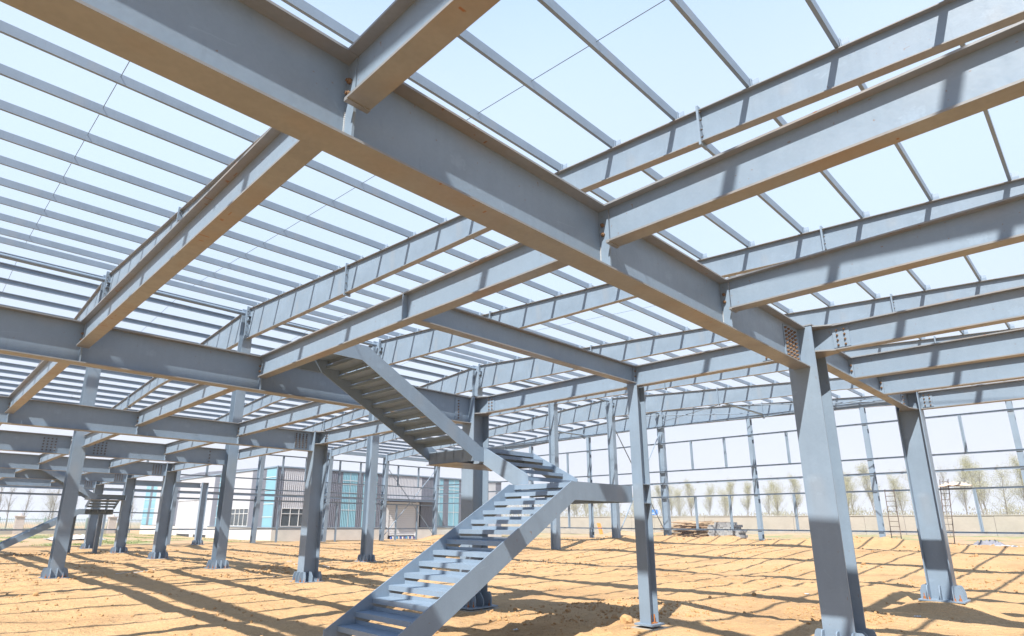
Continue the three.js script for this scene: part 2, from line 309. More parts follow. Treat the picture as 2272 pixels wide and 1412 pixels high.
// floor levels: each girder line along x has its own z and top
const ROWS = { a: [1.95, 1.28], b: [-1.335, 1.28], c: [-4.66, 1.275], d: [-8.02, 1.25], e: [-11.0, 1.235], f: [-14.55, 1.222], g: [-17.65, 1.216], h: [-20.9, 1.19] };
const GD = 0.277, GW = 0.108, BD = 0.173, BW = 0.074;
const CX = 4.28, CD = 0.22, CW = 0.175;                // column line at the floor edge
const rowOrder = ['a', 'b', 'c', 'd', 'e', 'f', 'g', 'h'];

// ---- columns
const cB = hColumn({ label: 'large grey column in the right foreground, nearest to the camera', x: CX, z: -1.33, norm: 'x', w: CW, d: CD, y0: -0.745, y1: 1.285 });
const cC = hColumn({ label: 'grey column standing right behind the near staircase landing', x: CX, z: -4.66, norm: 'x', w: CW, d: CD, y0: -0.79, y1: 1.28, pad: 'raised' });
const cD = hColumn({ label: 'grey column with wide shaded web left of the staircase', x: CX, z: -8.03, norm: 'x', w: CW, d: CD, y0: -0.79, y1: 1.255 });
const cF = hColumn({ label: 'grey column between the white doors and the slim ridge column', x: CX, z: -14.55, norm: 'x', w: CW, d: CD, y0: -0.765, y1: 1.227 });
const cG = hColumn({ label: 'grey column that carries the landing of the far staircase', x: CX, z: -17.65, norm: 'x', w: CW, d: CD, y0: -0.76, y1: 1.22, gussets: 1 });
const cH = hColumn({ label: 'grey column seen beneath the far staircase landing', x: CX, z: -20.9, norm: 'x', w: CW, d: CD, y0: -0.76, y1: 1.195, gussets: 1 });
const c4 = hColumn({ label: 'right hand column with its broad web facing the camera, by the right edge', x: 7.15, z: -1.335, norm: 'z', w: 0.15, d: 0.205, y0: -0.672, y1: 1.283 });
const cI = hColumn({ label: 'low column at the far corner of the mezzanine before the white doors', x: 7.12, z: -20.55, norm: 'x', w: 0.13, d: 0.18, y0: -0.70, y1: 1.19, gussets: 1 });
// ridge columns: tall, one under the ridge at every frame
const FR = [-0.48, 1.87, 4.17, 7.1, 10.1, 13.05, 15.9, 18.9], RZ = -10.95;
const roofTop = z => z > RZ ? 3.168 + 0.0645 * -z : 3.874 - 0.0708 * (RZ - z);
const ridgeLabels = { 1.87: 'leaning-looking tall column with gusseted foot at the far left', 4.17: 'tall slender column rising past two girders left of the blue-striped building corner', 7.1: 'tall ridge column in front of the roller door, left of the stairs', 10.1: 'tall ridge column mostly hidden behind the staircase column', 13.05: 'tall ridge column just right of the stair flight', 15.9: 'tall braced ridge column left of the stair post', 18.9: 'ridge column of the end wall, beside the timber pile' };
for (const x of FR.slice(1)) {
  const far = x > 8, y0 = far ? groundY(x, RZ) + (x > 18 ? 0.0 : 0.02) : x < 3 ? -0.785 : -0.765;
  hColumn({ name: 'ridge_column', label: ridgeLabels[x], group: 'ridge columns', x, z: x === 1.87 ? -10.85 : RZ, norm: 'z', w: 0.165, d: 0.21, y0, y1: 3.27, gussets: far ? 0 : x > 5 ? 1 : 2, cap: false });
}

// ---- stair post
const post = hColumn({ name: 'stair_post', label: 'slim post carrying the staircase landing and the floor beam', x: CX, z: -2.685, norm: 'x', w: 0.092, d: 0.115, y0: -0.735, y1: 1.107 - 0.001, gussets: 0, pad: 'raised', cap: false, tf: 0.007 });
post.part('base_plate', box(CX - 0.085, CX + 0.085, -0.735, -0.723, -2.765, -2.605), M.steel);
for (const [sx, sz] of [[-1, 1], [1, 1], [-1, -1], [1, -1]]) {
  const ax = CX + sx * 0.024, az = -2.685 + sz * 0.030;
  post.part('anchor_bolt', [rod([ax, -0.78, az], [ax, -0.66, az], 0.006, 6), box(ax - 0.018, ax + 0.018, -0.723, -0.716, az - 0.016, az + 0.016)], M.anchor);
}
post.part('grout_pad', box(CX - 0.11, CX + 0.11, -0.80, -0.752, -2.79, -2.58), M.concrete);
for (const y of [0.30, 0.155]) post.part('stiffener', box(CX - 0.05, CX + 0.05, y, y + 0.006, -2.68, -2.64), M.steel);

// ---- girders along x
const girderLabel = { a: 'floor girder behind the camera at the right', b: 'large near girder running from the top left corner to the foreground column', c: 'second girder crossing left of the staircase, shaded by the stair', d: 'third girder back, ending at the column left of the staircase', e: 'fourth girder back, crossing the two slender ridge columns', f: 'fifth girder back, its bolted end by the shaded column', g: 'sixth girder back at the far left, above the far staircase', h: 'farthest floor girder at the left, lowest in view' };
const BX = [-1.7, -0.48, 0.71, 1.92, 3.11];
for (const k of rowOrder) {
  const [z, top] = ROWS[k], bot = top - GD, x1 = k === 'a' ? 9 : CX - CD / 2 - (k === 'e' ? -0.03 : 0);
  const t = new Thing('floor_girder', girderLabel[k], 'girder', [x1, bot, z], 'mezzanine floor girders');
  if (k === 'e') {                                     // runs through the ridge column at x = 1.87
    iAlongX(t, z, -3.4, 1.87 - 0.0825, top, bot, GW); iAlongX(t, z, 1.87 + 0.0825, 4.17 - 0.0825, top, bot, GW);
  } else iAlongX(t, z, -3.4, x1, top, bot, GW);
  for (const bx of BX) for (const s of [-1, 1]) {      // full depth stiffeners where the floor beams land
    const x = bx === 3.11 && ((k === 'b' && s > 0) || k === 'a') ? 3.035 : bx;
    if (k === 'e' && x === 1.92) continue;
    if (k === 'a' && s > 0) continue;
    if (k === 'b' && s < 0 && bx === 3.11) continue; if (k === 'c' && s > 0 && bx === 3.11) continue;
    const zz0 = z + s * TW / 2, zz1 = z + s * (GW / 2 - 0.005);
    const st = t.part('stiffener', box(x - 0.004, x + 0.004, bot + TF, top - TF, Math.min(zz0, zz1), Math.max(zz0, zz1)), M.steel);
    if (k === 'b' || (k === 'c' && s > 0)) for (const y of [top - 0.075, top - 0.118]) if (x > 0) bolt(t, [x - 0.004, y, z + s * 0.022], '-x', 'big', undefined);
    if ((k === 'd' || k === 'e' || k === 'f') && s > 0 && x > 0) boltCluster(t, [[x - 0.004, top - 0.07, z + 0.03], [x - 0.004, top - 0.11, z + 0.03], [x - 0.004, top - 0.15, z + 0.03]], '-x');
    if (k === 'b' && x > 0 && s > 0) t.part('weld_bead', Array.from({ length: 16 }, (_, i) => box(x - 0.0065, x - 0.004, bot + TF + 0.004 + i * 0.0062, bot + TF + 0.0088 + i * 0.0062, z + TW / 2, z + TW / 2 + 0.004)), M.weld);
  }
  // bolted splice near the column end
  if ('bcdfgh'.includes(k)) {
    const sx0 = x1 - (k === 'c' ? 0.19 : 0.27), sx1 = x1 - (k === 'c' ? 0.10 : 0.07), nx = k === 'c' ? 1 : 4, ny = k === 'c' ? 7 : 8;
    t.part('splice_plate', box(sx0, sx1, bot + 0.025, top - 0.03, z + TW / 2, z + TW / 2 + 0.006), M.steel);
    const list = [];
    for (let i = 0; i < nx; i++) for (let j = 0; j < ny; j++) list.push([nx === 1 ? (sx0 + sx1) / 2 : sx0 + 0.022 + i * (sx1 - sx0 - 0.044) / (nx - 1), bot + 0.045 + j * (GD - 0.095) / (ny - 1), z + TW / 2 + 0.006]);
    if (k === 'b' || k === 'c') for (const q of list) bolt(t, q, '+z', k === 'b' ? 'big' : 'small'); else boltCluster(t, list, '+z');
  }
  if (k === 'e') {
    for (const [a, b] of [[1.43, 1.62], [2.08, 2.27]]) { const list = []; for (let i = 0; i < 4; i++) for (let j = 0; j < 5; j++) list.push([a + 0.02 + i * 0.05, bot + 0.05 + j * 0.042, z + TW / 2]); boltCluster(t, list, '+z'); }
    boltCluster(t, [0, 1, 2, 3].map(j => [3.82, bot + 0.05 + j * 0.055, z + TW / 2]), '+z');
  }
}
// shallow girder carrying on from the foreground column to the right hand column
{
  const [z, top] = ROWS.b, x0 = CX + CD / 2, x1 = 7.15 - 0.004;
  const t = new Thing('floor_girder', 'shallow girder between the two right hand columns', 'girder', [x0, top - BD, z], 'mezzanine floor girders');
  iAlongX(t, z, x0, x1, top, top - BD, BW);
  for (const [y0, y1] of [[top - BD - 0.003, top - BD + TF - 0.002], [top - TF + 0.002, top + 0.003]]) t.part('stub_plate', polyY([[x1 - 0.22, z - 0.038], [x1 - 0.22, z + 0.038], [x1, z + 0.094], [x1, z - 0.094]], y0, y1), M.steelBounceRust);
  for (const x of [5.25, 6.1]) { t.part('stiffener', box(x - 0.004, x + 0.004, top - BD + TF, top - TF, z + TW / 2, z + 0.036), M.steel); for (const y of [top - 0.06, top - 0.105]) bolt(t, [x - 0.004, y, z + 0.02], '-x'); }
  t.part('splice_plate', box(x1 - 0.30, x1 - 0.23, top - BD + 0.018, top - 0.018, z + TW / 2, z + TW / 2 + 0.006), M.steel);
  for (let j = 0; j < 4; j++) bolt(t, [x1 - 0.265, top - BD + 0.035 + j * 0.034, z + TW / 2 + 0.006], '+z', 'small');
}
{ // short girder at the far corner
  const t = new Thing('floor_girder', 'short far girder leading to the low corner column', 'girder', [CX + 0.11, 0.95, -20.7], 'mezzanine floor girders');
  iAlongX(t, -20.7, CX + 0.11, 7.03, 1.19, 1.03, 0.09);
}

// ---- floor beams along z
const bayName = { ab: 'right of the near girder', bc: 'between the near girder and the second girder', cd: 'between the second and third girder', de: 'between the third and fourth girder', ef: 'between the fourth and fifth girder', fg: 'between the fifth and sixth girder', gh: 'between the two farthest girders' };
function floorBeam(x, ka, kb, label, o = {}) {
  const [za, ta] = ROWS[ka], [zb, tb] = ROWS[kb];
  const at = zz => ta + (tb - ta) * (za - zz) / (za - zb);
  const s0 = o.z0 ?? za - GW / 2 - 0.001, s1 = o.z1 ?? zb + GW / 2 + 0.001;
  const t = new Thing('floor_beam', label, 'beam', [x, at(s1) - BD, s1], 'mezzanine floor beams');
  iAlongZ(t, x, [[s0, at(s0), at(s0) - BD], [s1, at(s1), at(s1) - BD]], BW);
  // the web runs on past the girder flange to its stiffener; a small end strip closes the bottom flange
  if (o.z0 === undefined) t.part('end_plate', box(x - BW / 2, x + BW / 2, at(s0) - BD - 0.004, at(s0) - BD, s0 - 0.016, s0 + 0.001), M.steelBounceRust);
  if (o.z1 === undefined) t.part('end_plate', box(x - BW / 2, x + BW / 2, at(s1) - BD - 0.004, at(s1) - BD, s1 - 0.001, s1 + 0.016), M.steelBounceRust);
  return t;
}
const beamNo = { '-1.7': 'outermost', '-0.48': 'second', 0.71: 'leftmost visible', 1.92: 'middle', 3.11: 'third' };
for (let r = 0; r + 1 < rowOrder.length; r++) {
  const ka = rowOrder[r], kb = rowOrder[r + 1];
  for (const x of BX) {
    if (ka === 'b' && x === 3.11) continue;             // stair opening
    if (x < 0 && r > 1) continue;
    const o = {};
    if (x === 1.92) { if (kb === 'e') o.z1 = RZ + 0.21; if (ka === 'e') o.z0 = RZ - 0.1; }
    const b = floorBeam(x === 3.11 && ka === 'a' ? 3.035 : x, ka, kb, `floor beam ${bayName[ka + kb]}, ${x < 0 ? 'out at the left' : x === 0.71 ? 'leftmost of its bay' : x === 1.92 ? 'second from the left' : 'third from the left'}${x === -1.7 ? ' end' : ''}`, o);
    if (ka === 'b' && x === 1.92) {
      b.part('stiffener', box(x - 0.036, x - 0.003, 1.107 + TF, 1.277 - TF, -2.69, -2.682), M.steel);
    }
  }
  // edge beam on the column line: column stubs, splice plates, then the beam
  const [za, ta] = ROWS[ka], [zb, tb] = ROWS[kb];
  const deepA = ka === 'e' ? 0.105 : ka === 'a' ? GW / 2 : TW / 2, deepB = kb === 'e' ? 0.105 : TW / 2;
  const b = floorBeam(CX, ka, kb, `edge floor beam on the column line ${bayName[ka + kb]}`, { z0: za - deepA, z1: zb + deepB });
  for (const [zc, tt, s, on] of [[za, ta, -1, ka !== 'a' && ka !== 'e'], [zb, tb, 1, kb !== 'e']]) {
    if (!on) continue;
    const zs = zc + s * 0.085, ze = zc + s * 0.20, near = ['b', 'c'].includes(ka) || ['b', 'c'].includes(kb);
    for (const [y0, y1] of [[tt - BD - 0.004, tt - BD + TF - 0.003], [tt - TF + 0.003, tt + 0.004]])
      b.part('stub_plate', polyY([[CX - 0.1, zc + s * TW / 2], [CX + 0.1, zc + s * TW / 2], [CX + 0.1, zs], [CX + 0.04, ze], [CX - 0.04, ze], [CX - 0.1, zs]], y0, y1), M.steelBounceRust);
    const p0 = zc + s * 0.185, p1 = zc + s * 0.285;
    b.part('splice_plate', box(CX - TW / 2 - 0.006, CX - TW / 2, tt - BD + 0.02, tt - 0.02, Math.min(p0, p1), Math.max(p0, p1)), M.steel);
    const list = []; for (const q of [0.213, 0.257]) for (let j = 0; j < 4; j++) list.push([CX - TW / 2 - 0.006, tt - BD + 0.036 + j * 0.034, zc + s * q]);
    if (near) for (const q of list) bolt(b, q, '-x', 'small'); else boltCluster(b, list, '-x');
  }
}
for (const [x, lab] of [[5.25, 'floor beam on the shallow girder, nearer the foreground column'], [6.1, 'floor beam on the shallow girder, nearer the right hand column']]) floorBeam(x, 'a', 'b', lab, { z1: -1.335 + 0.038 });
{
  const b = floorBeam(7.15, 'a', 'b', 'floor beam bolted to the top of the right hand column', { z1: -1.335 + 0.104 });
  b.part('splice_plate', box(7.15 - 0.009, 7.15 - 0.003, 1.127, 1.26, -1.22, -1.13), M.steel);
  for (const q of [-1.197, -1.152]) for (let j = 0; j < 4; j++) bolt(b, [7.141, 1.143 + j * 0.034, q], '-x', 'small');
}
{ // trimmer beam beside the stair opening
  const t = new Thing('trimmer_beam', 'trimmer beam along the stair opening, landing above the stair post', 'beam', [CX, 1.1, -2.69]);
  iAlongX(t, -2.69, 1.92 + BW / 2 - 0.002, CX - BW / 2 + 0.002, 1.277, 1.277 - 0.15, 0.072);
  t.part('end_cleat', box(CX - 0.036, CX - 0.003, 1.14, 1.265, -2.682, -2.674), M.steel);
  for (const y of [1.235, 1.19]) bolt(t, [CX - 0.02, y, -2.674], '+z', 'small');
}
{ // loose channel lying on the floor beams by the stair head
  const t = new Thing('loose_channel', 'loose steel channel lying on the floor beams at the stair head', 'channel', [2.02, 1.28, -4.1]);
  t.part('web', box(1.99, 2.05, 1.28, 1.286, -4.62, -3.80), M.steel);
  t.part('flange', box(1.984, 1.99, 1.28, 1.345, -4.62, -3.80), M.steel);
  t.part('flange', box(2.05, 2.056, 1.28, 1.345, -4.62, -3.80), M.steel);
}

// ---------------------------------------------------------------- staircase (used twice: the far one is its mirror image)
function staircase(name, label, zf, base) {
  const t = new Thing(name, label, 'staircase', base);
  const Z = zf, th = 0.0065, pz = (loop, z) => { const a = Z(z), b = Z(z - th); return polyZ(loop, Math.min(a, b), Math.max(a, b)); };
  const bz = (x0, x1, y0, y1, z0, z1) => { const a = Z(z0), b = Z(z1); return box(x0, x1, y0, y1, Math.min(a, b), Math.max(a, b)); };
  const pxz = (loop, x0, x1) => polyX(loop.map(([z, y]) => [Z(z), y]), x0, x1);
  const R1 = 0.0673, RUN = 0.1155;
  // lower flight, rising along x
  const lowLoop = xe => [[1.915, -0.80], [1.92, -0.60], [3.442, 0.291], [xe, 0.291], [xe, 0.161], [3.476, 0.161], [2.214, -0.585], [1.90, -0.80]].slice(0, 8);
  t.part('stringer', pz([[1.915, -0.79], [1.915, -0.60], [3.442, 0.291], [4.21, 0.291], [4.21, 0.161], [3.476, 0.161], [1.99, -0.715], [1.99, -0.79]], -2.73), M.steel);
  t.part('stringer', pz([[1.915, -0.79], [1.915, -0.60], [3.442, 0.291], [3.58, 0.291], [3.58, 0.161], [3.476, 0.161], [1.99, -0.715], [1.99, -0.79]], -3.349), M.steel);
  const tread = (xn, y, zA, zB) => t.part('tread', [bz(xn, xn + 0.128, y - 0.004, y, zA, zB), bz(xn, xn + 0.004, y - 0.029, y - 0.004, zA, zB), bz(xn + 0.124, xn + 0.128, y, y + 0.022, zA, zB)], M.steel);
  for (let k = 0; k < 13; k++) tread(2.002 + RUN * k * 1.003, -0.583 + R1 * k, -2.7375, -3.3488);
  t.part('landing', [bz(3.50, 4.21, 0.285, 0.289, -2.7375, -3.3488), bz(3.50, 3.504, 0.253, 0.285, -2.7375, -3.3488), ...[3.68, 3.86, 4.04].map(x => bz(x, x + 0.006, 0.20, 0.285, -2.7375, -3.3488)), bz(4.20, 4.21, 0.161, 0.285, -2.7375, -3.3488)], M.steel);
  // middle flight, rising away from the camera
  const midL = [[-3.27, 0.371], [-3.77, 0.627], [-3.775, 0.627], [-3.775, 0.50], [-3.659, 0.417], [-3.43, 0.297], [-3.27, 0.297]];
  t.part('stringer', pxz([[-3.27, 0.371], [-3.77, 0.627], [-3.92, 0.627], [-3.92, 0.495], [-3.804, 0.495], [-3.659, 0.417], [-3.43, 0.297], [-3.27, 0.297]], 3.572, 3.58), M.steel);
  t.part('stringer', pxz([[-3.27, 0.371], [-3.77, 0.627], [-4.36, 0.627], [-4.36, 0.495], [-3.804, 0.495], [-3.659, 0.417], [-3.43, 0.297], [-3.27, 0.297]], 4.20, 4.208), M.steel);
  for (let k = 1; k < 5; k++) {
    const y = 0.289 + R1 * k, z = -3.77 + (5 - k) * RUN;
    t.part('tread', [bz(3.58, 4.20, y - 0.004, y, z, z - 0.128), bz(3.58, 4.20, y - 0.026, y - 0.004, z, z - 0.004), bz(3.58, 4.20, y, y + 0.020, z - 0.124, z - 0.128)], M.steel);
  }
  // upper landing
  t.part('landing', [bz(3.585, 4.20, 0.622, 0.626, -3.77, -4.362), bz(3.585, 4.20, 0.59, 0.622, -3.77, -3.774), ...[-3.9, -4.02, -4.14, -4.26].map(z => bz(3.44, 4.20, 0.53, 0.622, z, z - 0.006)), bz(3.44, 3.447, 0.504, 0.618, -3.787, -4.3628)], M.steel);
  t.part('landing_plate', bz(3.40, 4.20, 0.498, 0.503, -3.93, -4.356), M.steelBounceRust);
  // upper flight, rising back towards -x
  const up = [[1.962, 1.283], [2.357, 1.283], [3.545, 0.626], [3.572, 0.626], [3.572, 0.505], [3.44, 0.505], [3.437, 0.541], [2.315, 1.167], [1.962, 1.167]];
  t.part('stringer', pz(up, -3.78), M.steel); t.part('stringer', pz(up, -4.363), M.steel);
  for (let j = 0; j < 10; j++) {
    const xn = 2.357 + RUN * j * 0.985, y = 1.28 - 0.0654 * j;
    t.part('tread', [bz(xn - 0.124, xn, y - 0.004, y, -3.7867, -4.3628), bz(xn - 0.004, xn, y - 0.034, y - 0.004, -3.7867, -4.3628), bz(xn - 0.128, xn - 0.124, y - 0.004, y + 0.018, -3.7867, -4.3628)], M.steel);
  }
  t.part('head_plate', bz(1.962, 2.22, 1.276, 1.28, -3.7867, -4.3628), M.steel);
  return t;
}
staircase('staircase', 'near steel staircase with open treads turning through two landings', z => z, [2.0, -0.79, -3.0]);
const farStair = staircase('staircase', 'far staircase at the left edge, half hidden by columns', z => -21.85 - z, [2.0, -0.79, -18.9]);
for (const [x, z] of [[3.9, -18.3], [3.45, -18.95]]) single('stair_post', x > 3.6 ? 'dark post under the far staircase landing' : 'thin dark post behind the far staircase', 'post', [x, -0.79, z], [box(x - 0.045, x + 0.045, -0.80, 0.17, z - 0.005, z + 0.005), box(x - 0.045, x - 0.037, -0.80, 0.17, z - 0.05, z + 0.05), box(x + 0.037, x + 0.045, -0.80, 0.17, z - 0.05, z + 0.05)], M.steel);

// ---------------------------------------------------------------- roof frames
const rafterBottom = z => { const a = RZ - z, d = z > RZ ? (z < -4.3 ? 0.30 + 0.30 * (-4.3 - z) / 6.65 : 0.30) : (z > -16 ? 0.60 - 0.28 * a / 5.05 : 0.32); return roofTop(z) - d; };
const frameWord = { '-0.48': 'frame to the left of the camera, out of view', 1.87: 'nearest frame at the left', 4.17: 'frame above the foreground column', 7.1: 'second frame beyond the foreground column', 10.1: 'third frame beyond the foreground column', 13.05: 'fourth frame beyond the foreground column', 15.9: 'last frame before the end wall', 18.9: 'end wall frame' };
for (const x of FR) {
  const line = (a, b, n) => Array.from({ length: n + 1 }, (_, i) => { const z = a + (b - a) * i / n; return [z, roofTop(z), rafterBottom(z)]; });
  const t = new Thing('roof_rafter', `near slope rafter of the ${frameWord[x]}`, 'rafter', [x, 3.3, RZ], 'roof rafters');
  iAlongZ(t, x, [[3.2, roofTop(3.2), rafterBottom(3.2)], [-1.85, roofTop(-1.85), rafterBottom(-1.85)], [-4.3, roofTop(-4.3), rafterBottom(-4.3)], [RZ + 0.12, roofTop(RZ + 0.12), rafterBottom(RZ + 0.12)]], 0.082);
  const ends = (tt, z) => {
    tt.part('splice_plate', box(x - 0.055, x + 0.055, rafterBottom(z) - 0.035, roofTop(z) + 0.03, z - 0.009, z + 0.009), M.steel);
    const l = []; for (const y of [0.12, 0.35, 0.65, 0.9]) l.push([x - 0.035, rafterBottom(z) + (roofTop(z) - rafterBottom(z)) * y, z + 0.009]); if (x < 11) boltCluster(tt, l, '+z', 0.008);
  };
  for (const z of [-1.85, -7.35]) ends(t, z);
  const t2 = new Thing('roof_rafter', `far slope rafter of the ${frameWord[x]}`, 'rafter', [x, 3.3, RZ - 0.1], 'roof rafters');
  iAlongZ(t2, x, [[RZ - 0.12, roofTop(RZ - 0.12), rafterBottom(RZ - 0.12)], [-16, roofTop(-16), rafterBottom(-16)], [-23.3, roofTop(-23.3), rafterBottom(-23.3)]], 0.082);
  for (const z of [-14.3, -18.6]) ends(t2, z);
  // ridge joint: end plates either side of the column head
  const j = new Thing('ridge_joint', `bolted ridge joint of the ${frameWord[x]}`, 'joint', [x, 3.27, RZ], 'ridge joints');
  for (const s of [-1, 1]) {
    j.part('end_plate', box(x - 0.075, x + 0.075, 3.25, 3.90, RZ + s * 0.108 - 0.01, RZ + s * 0.108 + 0.01), M.steel);
    j.part('stiffener', [box(x - 0.055, x + 0.055, 3.70, 3.706, RZ + s * 0.118, RZ + s * 0.17), box(x - 0.055, x + 0.055, 3.62, 3.626, RZ + s * 0.118, RZ + s * 0.17), polyX([[RZ + s * 0.118, 3.706], [RZ + s * 0.118, 3.62], [RZ + s * 0.17, 3.65]], x - 0.05, x - 0.044)], M.steel);
  }
  j.part('web', box(x - 0.004, x + 0.004, 3.27, 3.87, RZ - 0.098, RZ + 0.098), M.steel);
  boltCluster(j, [3.33, 3.40, 3.52, 3.60, 3.74, 3.80].map(y => [x - 0.05, y, RZ + 0.118]), '+z', 0.006);
}
// ---- purlins
const PX0 = -3.4, PX1 = 18.98, PH = 0.088;
function cSection(x0, x1, s) {                           // drawn with its foot at y = 0, web on z = 0, flanges towards s
  const f = 0.026, th = 0.0035, q = (y0, y1, z0, z1) => box(x0, x1, GY + y0, GY + y1, Math.min(s * z0, s * z1), Math.max(s * z0, s * z1));
  return mergeGeometries([q(0, PH, 0, th), q(0, th, th, f), q(PH - th, PH, th, f), q(th, 0.012, f - th, f), q(PH - 0.012, PH - th, f - th, f)].map(clean));
}
const cleatG = boxUV(mergeGeometries([prism([[-0.026, 0], [0.026, 0], [0.026, 0.06], [0.014, 0.088], [-0.026, 0.088]], -0.003, 0.003, (a, b, e) => new THREE.Vector3(a * U, b * U, e * U)), prism([[-0.003, 0], [0.003, 0], [0.003, 0.085], [-0.003, 0.045]], 0, 0.05, (a, b, e) => new THREE.Vector3(a * U, b * U, e * U))]));
const purlinPieces = { near: [], far: [] }; { const b = [PX0, ...FR]; for (let i = 0; i + 1 < b.length; i++) for (const [k, s] of [['near', -1], ['far', 1]]) purlinPieces[k].push(boxUV(cSection(b[i] + (i ? 0.002 : 0), b[i + 1] - 0.002, s))); }
function purlin(z, label) {
  z += rr(-0.008, 0.008);
  const t = new Thing('roof_purlin', label, 'purlin', [0, roofTop(z), z], 'roof purlins');
  for (const g of purlinPieces[z > RZ ? 'near' : 'far']) { const o = new THREE.Mesh(g, M.purlin); o.name = 'purlin_length'; o.castShadow = o.receiveShadow = true; o.position.y = 0.006 * U; t.g.add(o); }
  for (const x of FR) if (x > 0) t.share('cleat', cleatG, M.purlin, [x + 0.012, roofTop(z) + 0.002, z + 0.007]);
}
const nearZ = []; for (let k = -5; k <= 16; k++) nearZ.push(-0.17 - 0.628 * k); nearZ.push(-10.63);
nearZ.reverse().forEach((z, i) => purlin(z, `${ORD[i]} roof purlin down from the ridge on the near slope`));
const farZ = [-11.27]; for (let k = 0; k < 19; k++) farZ.push(-11.68 - 0.64 * k);
farZ.forEach((z, i) => purlin(z, `${ORD[i]} roof purlin down from the ridge on the far slope`));
// ---- ridge struts (pipes) and sag rods
for (let i = 0; i + 1 < FR.length; i++) {
  const a = FR[i], b = FR[i + 1], mid = (a + b) / 2, w = i ? `in bay ${['', 'one', 'two', 'three', 'four', 'five', 'six'][i]} from the left` : 'in the bay at the left edge';
  single('ridge_strut', `round steel tube strut under the ridge ${w}`, 'strut', [a, 3.78, RZ - 0.02], rod([a + 0.06, 3.785, RZ - 0.02], [b - 0.06, 3.785, RZ - 0.02], 0.036, 14), M.steel, 'ridge struts');
  const seg = []; for (const [p, q, off] of [[3.0, -10.6, 0], [-11.3, -23.2, 0]]) seg.push(rod([mid + off, roofTop(p) + 0.07, p], [mid + off, roofTop(q) + 0.07, q], 0.0036, 5));
  single('sag_rod', `thin sag rod across the purlins ${w}`, 'rod', [mid, 3.5, RZ], seg, M.steel, 'sag rods');
}
// ---- end bay: tubes and braces
for (const [z, w] of [[-7.35, 'half way down the near slope'], [-14.3, 'on the far slope']]) single('roof_strut', `tube strut in the end bay ${w}`, 'strut', [15.9, 3.3, z], rod([15.95, rafterBottom(z) + 0.08, z], [18.85, rafterBottom(z) + 0.10, z], 0.036, 10), M.steel, 'end bay struts');
for (const [p, q, w] of [[[15.95, 3.28, -10.8], [18.8, 3.33, -7.4], 'from the ridge, sloping to the right'], [[15.95, 3.2, -7.4], [18.8, 3.45, -10.8], 'towards the ridge, sloping to the left'], [[15.95, 3.16, -7.3], [18.8, 3.05, -2.2], 'low on the near slope, rising'], [[15.95, 2.95, -2.2], [18.8, 3.2, -7.3], 'low on the near slope, falling']])
  single('roof_brace', `thin diagonal roof brace in the end bay ${w}`, 'brace', p, rod(p, q, 0.013, 6), M.steel, 'roof braces');
const xb = (name, cat, z, lab, yb, yt) => {
  const A = [15.97, yt, z], B = [18.83, yb, z + 0.02], C = [18.83, yt, z - 0.02], D = [15.97, yb, z];
  single(name, `${lab}, falling to the right`, cat, A, rod(A, B, 0.017, 6), M.steel, 'wall braces'); single(name, `${lab}, rising to the right`, cat, D, rod(D, C, 0.017, 6), M.steel, 'wall braces');
};
xb('wall_brace', 'brace', -23.36, 'diagonal brace in front of the roller door', -0.58, 2.45);
xb('wall_brace', 'brace', RZ, 'diagonal brace beside the end wall ridge column', -0.40, 3.05);

// ---------------------------------------------------------------- back wall frame (z = -23.4) and end wall frame (x = 18.9)
const BZ = -23.4;
const backCol = { 4.17: 'wall column of the back frame, far left behind the stair', 7.1: 'wall column of the back frame before the white doors', 10.1: 'wall column of the back frame by the corner of the building', 13.05: 'wall column of the back frame beside the shaded column', 15.9: 'wall column of the back frame left of the roller door', 18.9: 'wall column at the corner of back frame and end wall' };
for (const x of FR.slice(2)) hColumn({ name: 'wall_column', label: backCol[x], group: 'back wall columns', x, z: BZ, norm: 'z', w: 0.15, d: 0.17, y0: -0.79, y1: roofTop(BZ) - 0.01, gussets: 0, cap: false, taper: 0.13 });
function girt(axis, fixed, a, b, y, h, label, group) {
  const f = 0.028;
  const g = axis === 'x' ? [box(a, b, y - h / 2, y + h / 2, fixed - 0.003, fixed + 0.003), box(a, b, y + h / 2, y + h / 2 + 0.004, fixed - f, fixed + f), box(a, b, y - h / 2 - 0.004, y - h / 2, fixed - f, fixed + f)]
    : [box(fixed - 0.003, fixed + 0.003, y - h / 2, y + h / 2, a, b), box(fixed - f, fixed + f, y + h / 2, y + h / 2 + 0.004, a, b), box(fixed - f, fixed + f, y - h / 2 - 0.004, y - h / 2, a, b)];
  single('wall_girt', label, 'girt', axis === 'x' ? [a, y, fixed] : [fixed, y, b], g, M.purlin, group);
}
[[2.56, 0.036, 'topmost'], [1.605, 0.036, 'second'], [1.198, 0.036, 'third'], [1.0, 0.085, 'deep fourth'], [0.79, 0.05, 'fifth'], [0.27, 0.030, 'sixth'], [-0.27, 0.036, 'lowest']].forEach(([y, h, w]) => girt('x', BZ + (h > 0.08 ? 0.12 : 0.03), -1, y === 0.27 ? 7.0 : 18.8, y, h, `${w} horizontal girt of the back wall frame`, 'back wall girts'));
const ENDZ = [-20.2, -17.1, -14.1, -7.82, -4.63, -1.5, 1.7];
const endLab = ['end wall column nearest the back corner', 'end wall column second from the back corner', 'slim end wall column behind the stair landing', 'end wall column between timber pile and big column', 'end wall column with a ladder beside it', 'end wall column at the right edge', 'end wall column out to the right'];
ENDZ.forEach((z, i) => hColumn({ name: 'end_wall_column', label: endLab[i], group: 'end wall columns', x: 18.9, z, norm: 'x', w: 0.115, d: 0.15, y0: groundY(18.9, z) - 0.03, y1: rafterBottom(z) - 0.002, gussets: 0, cap: false }));
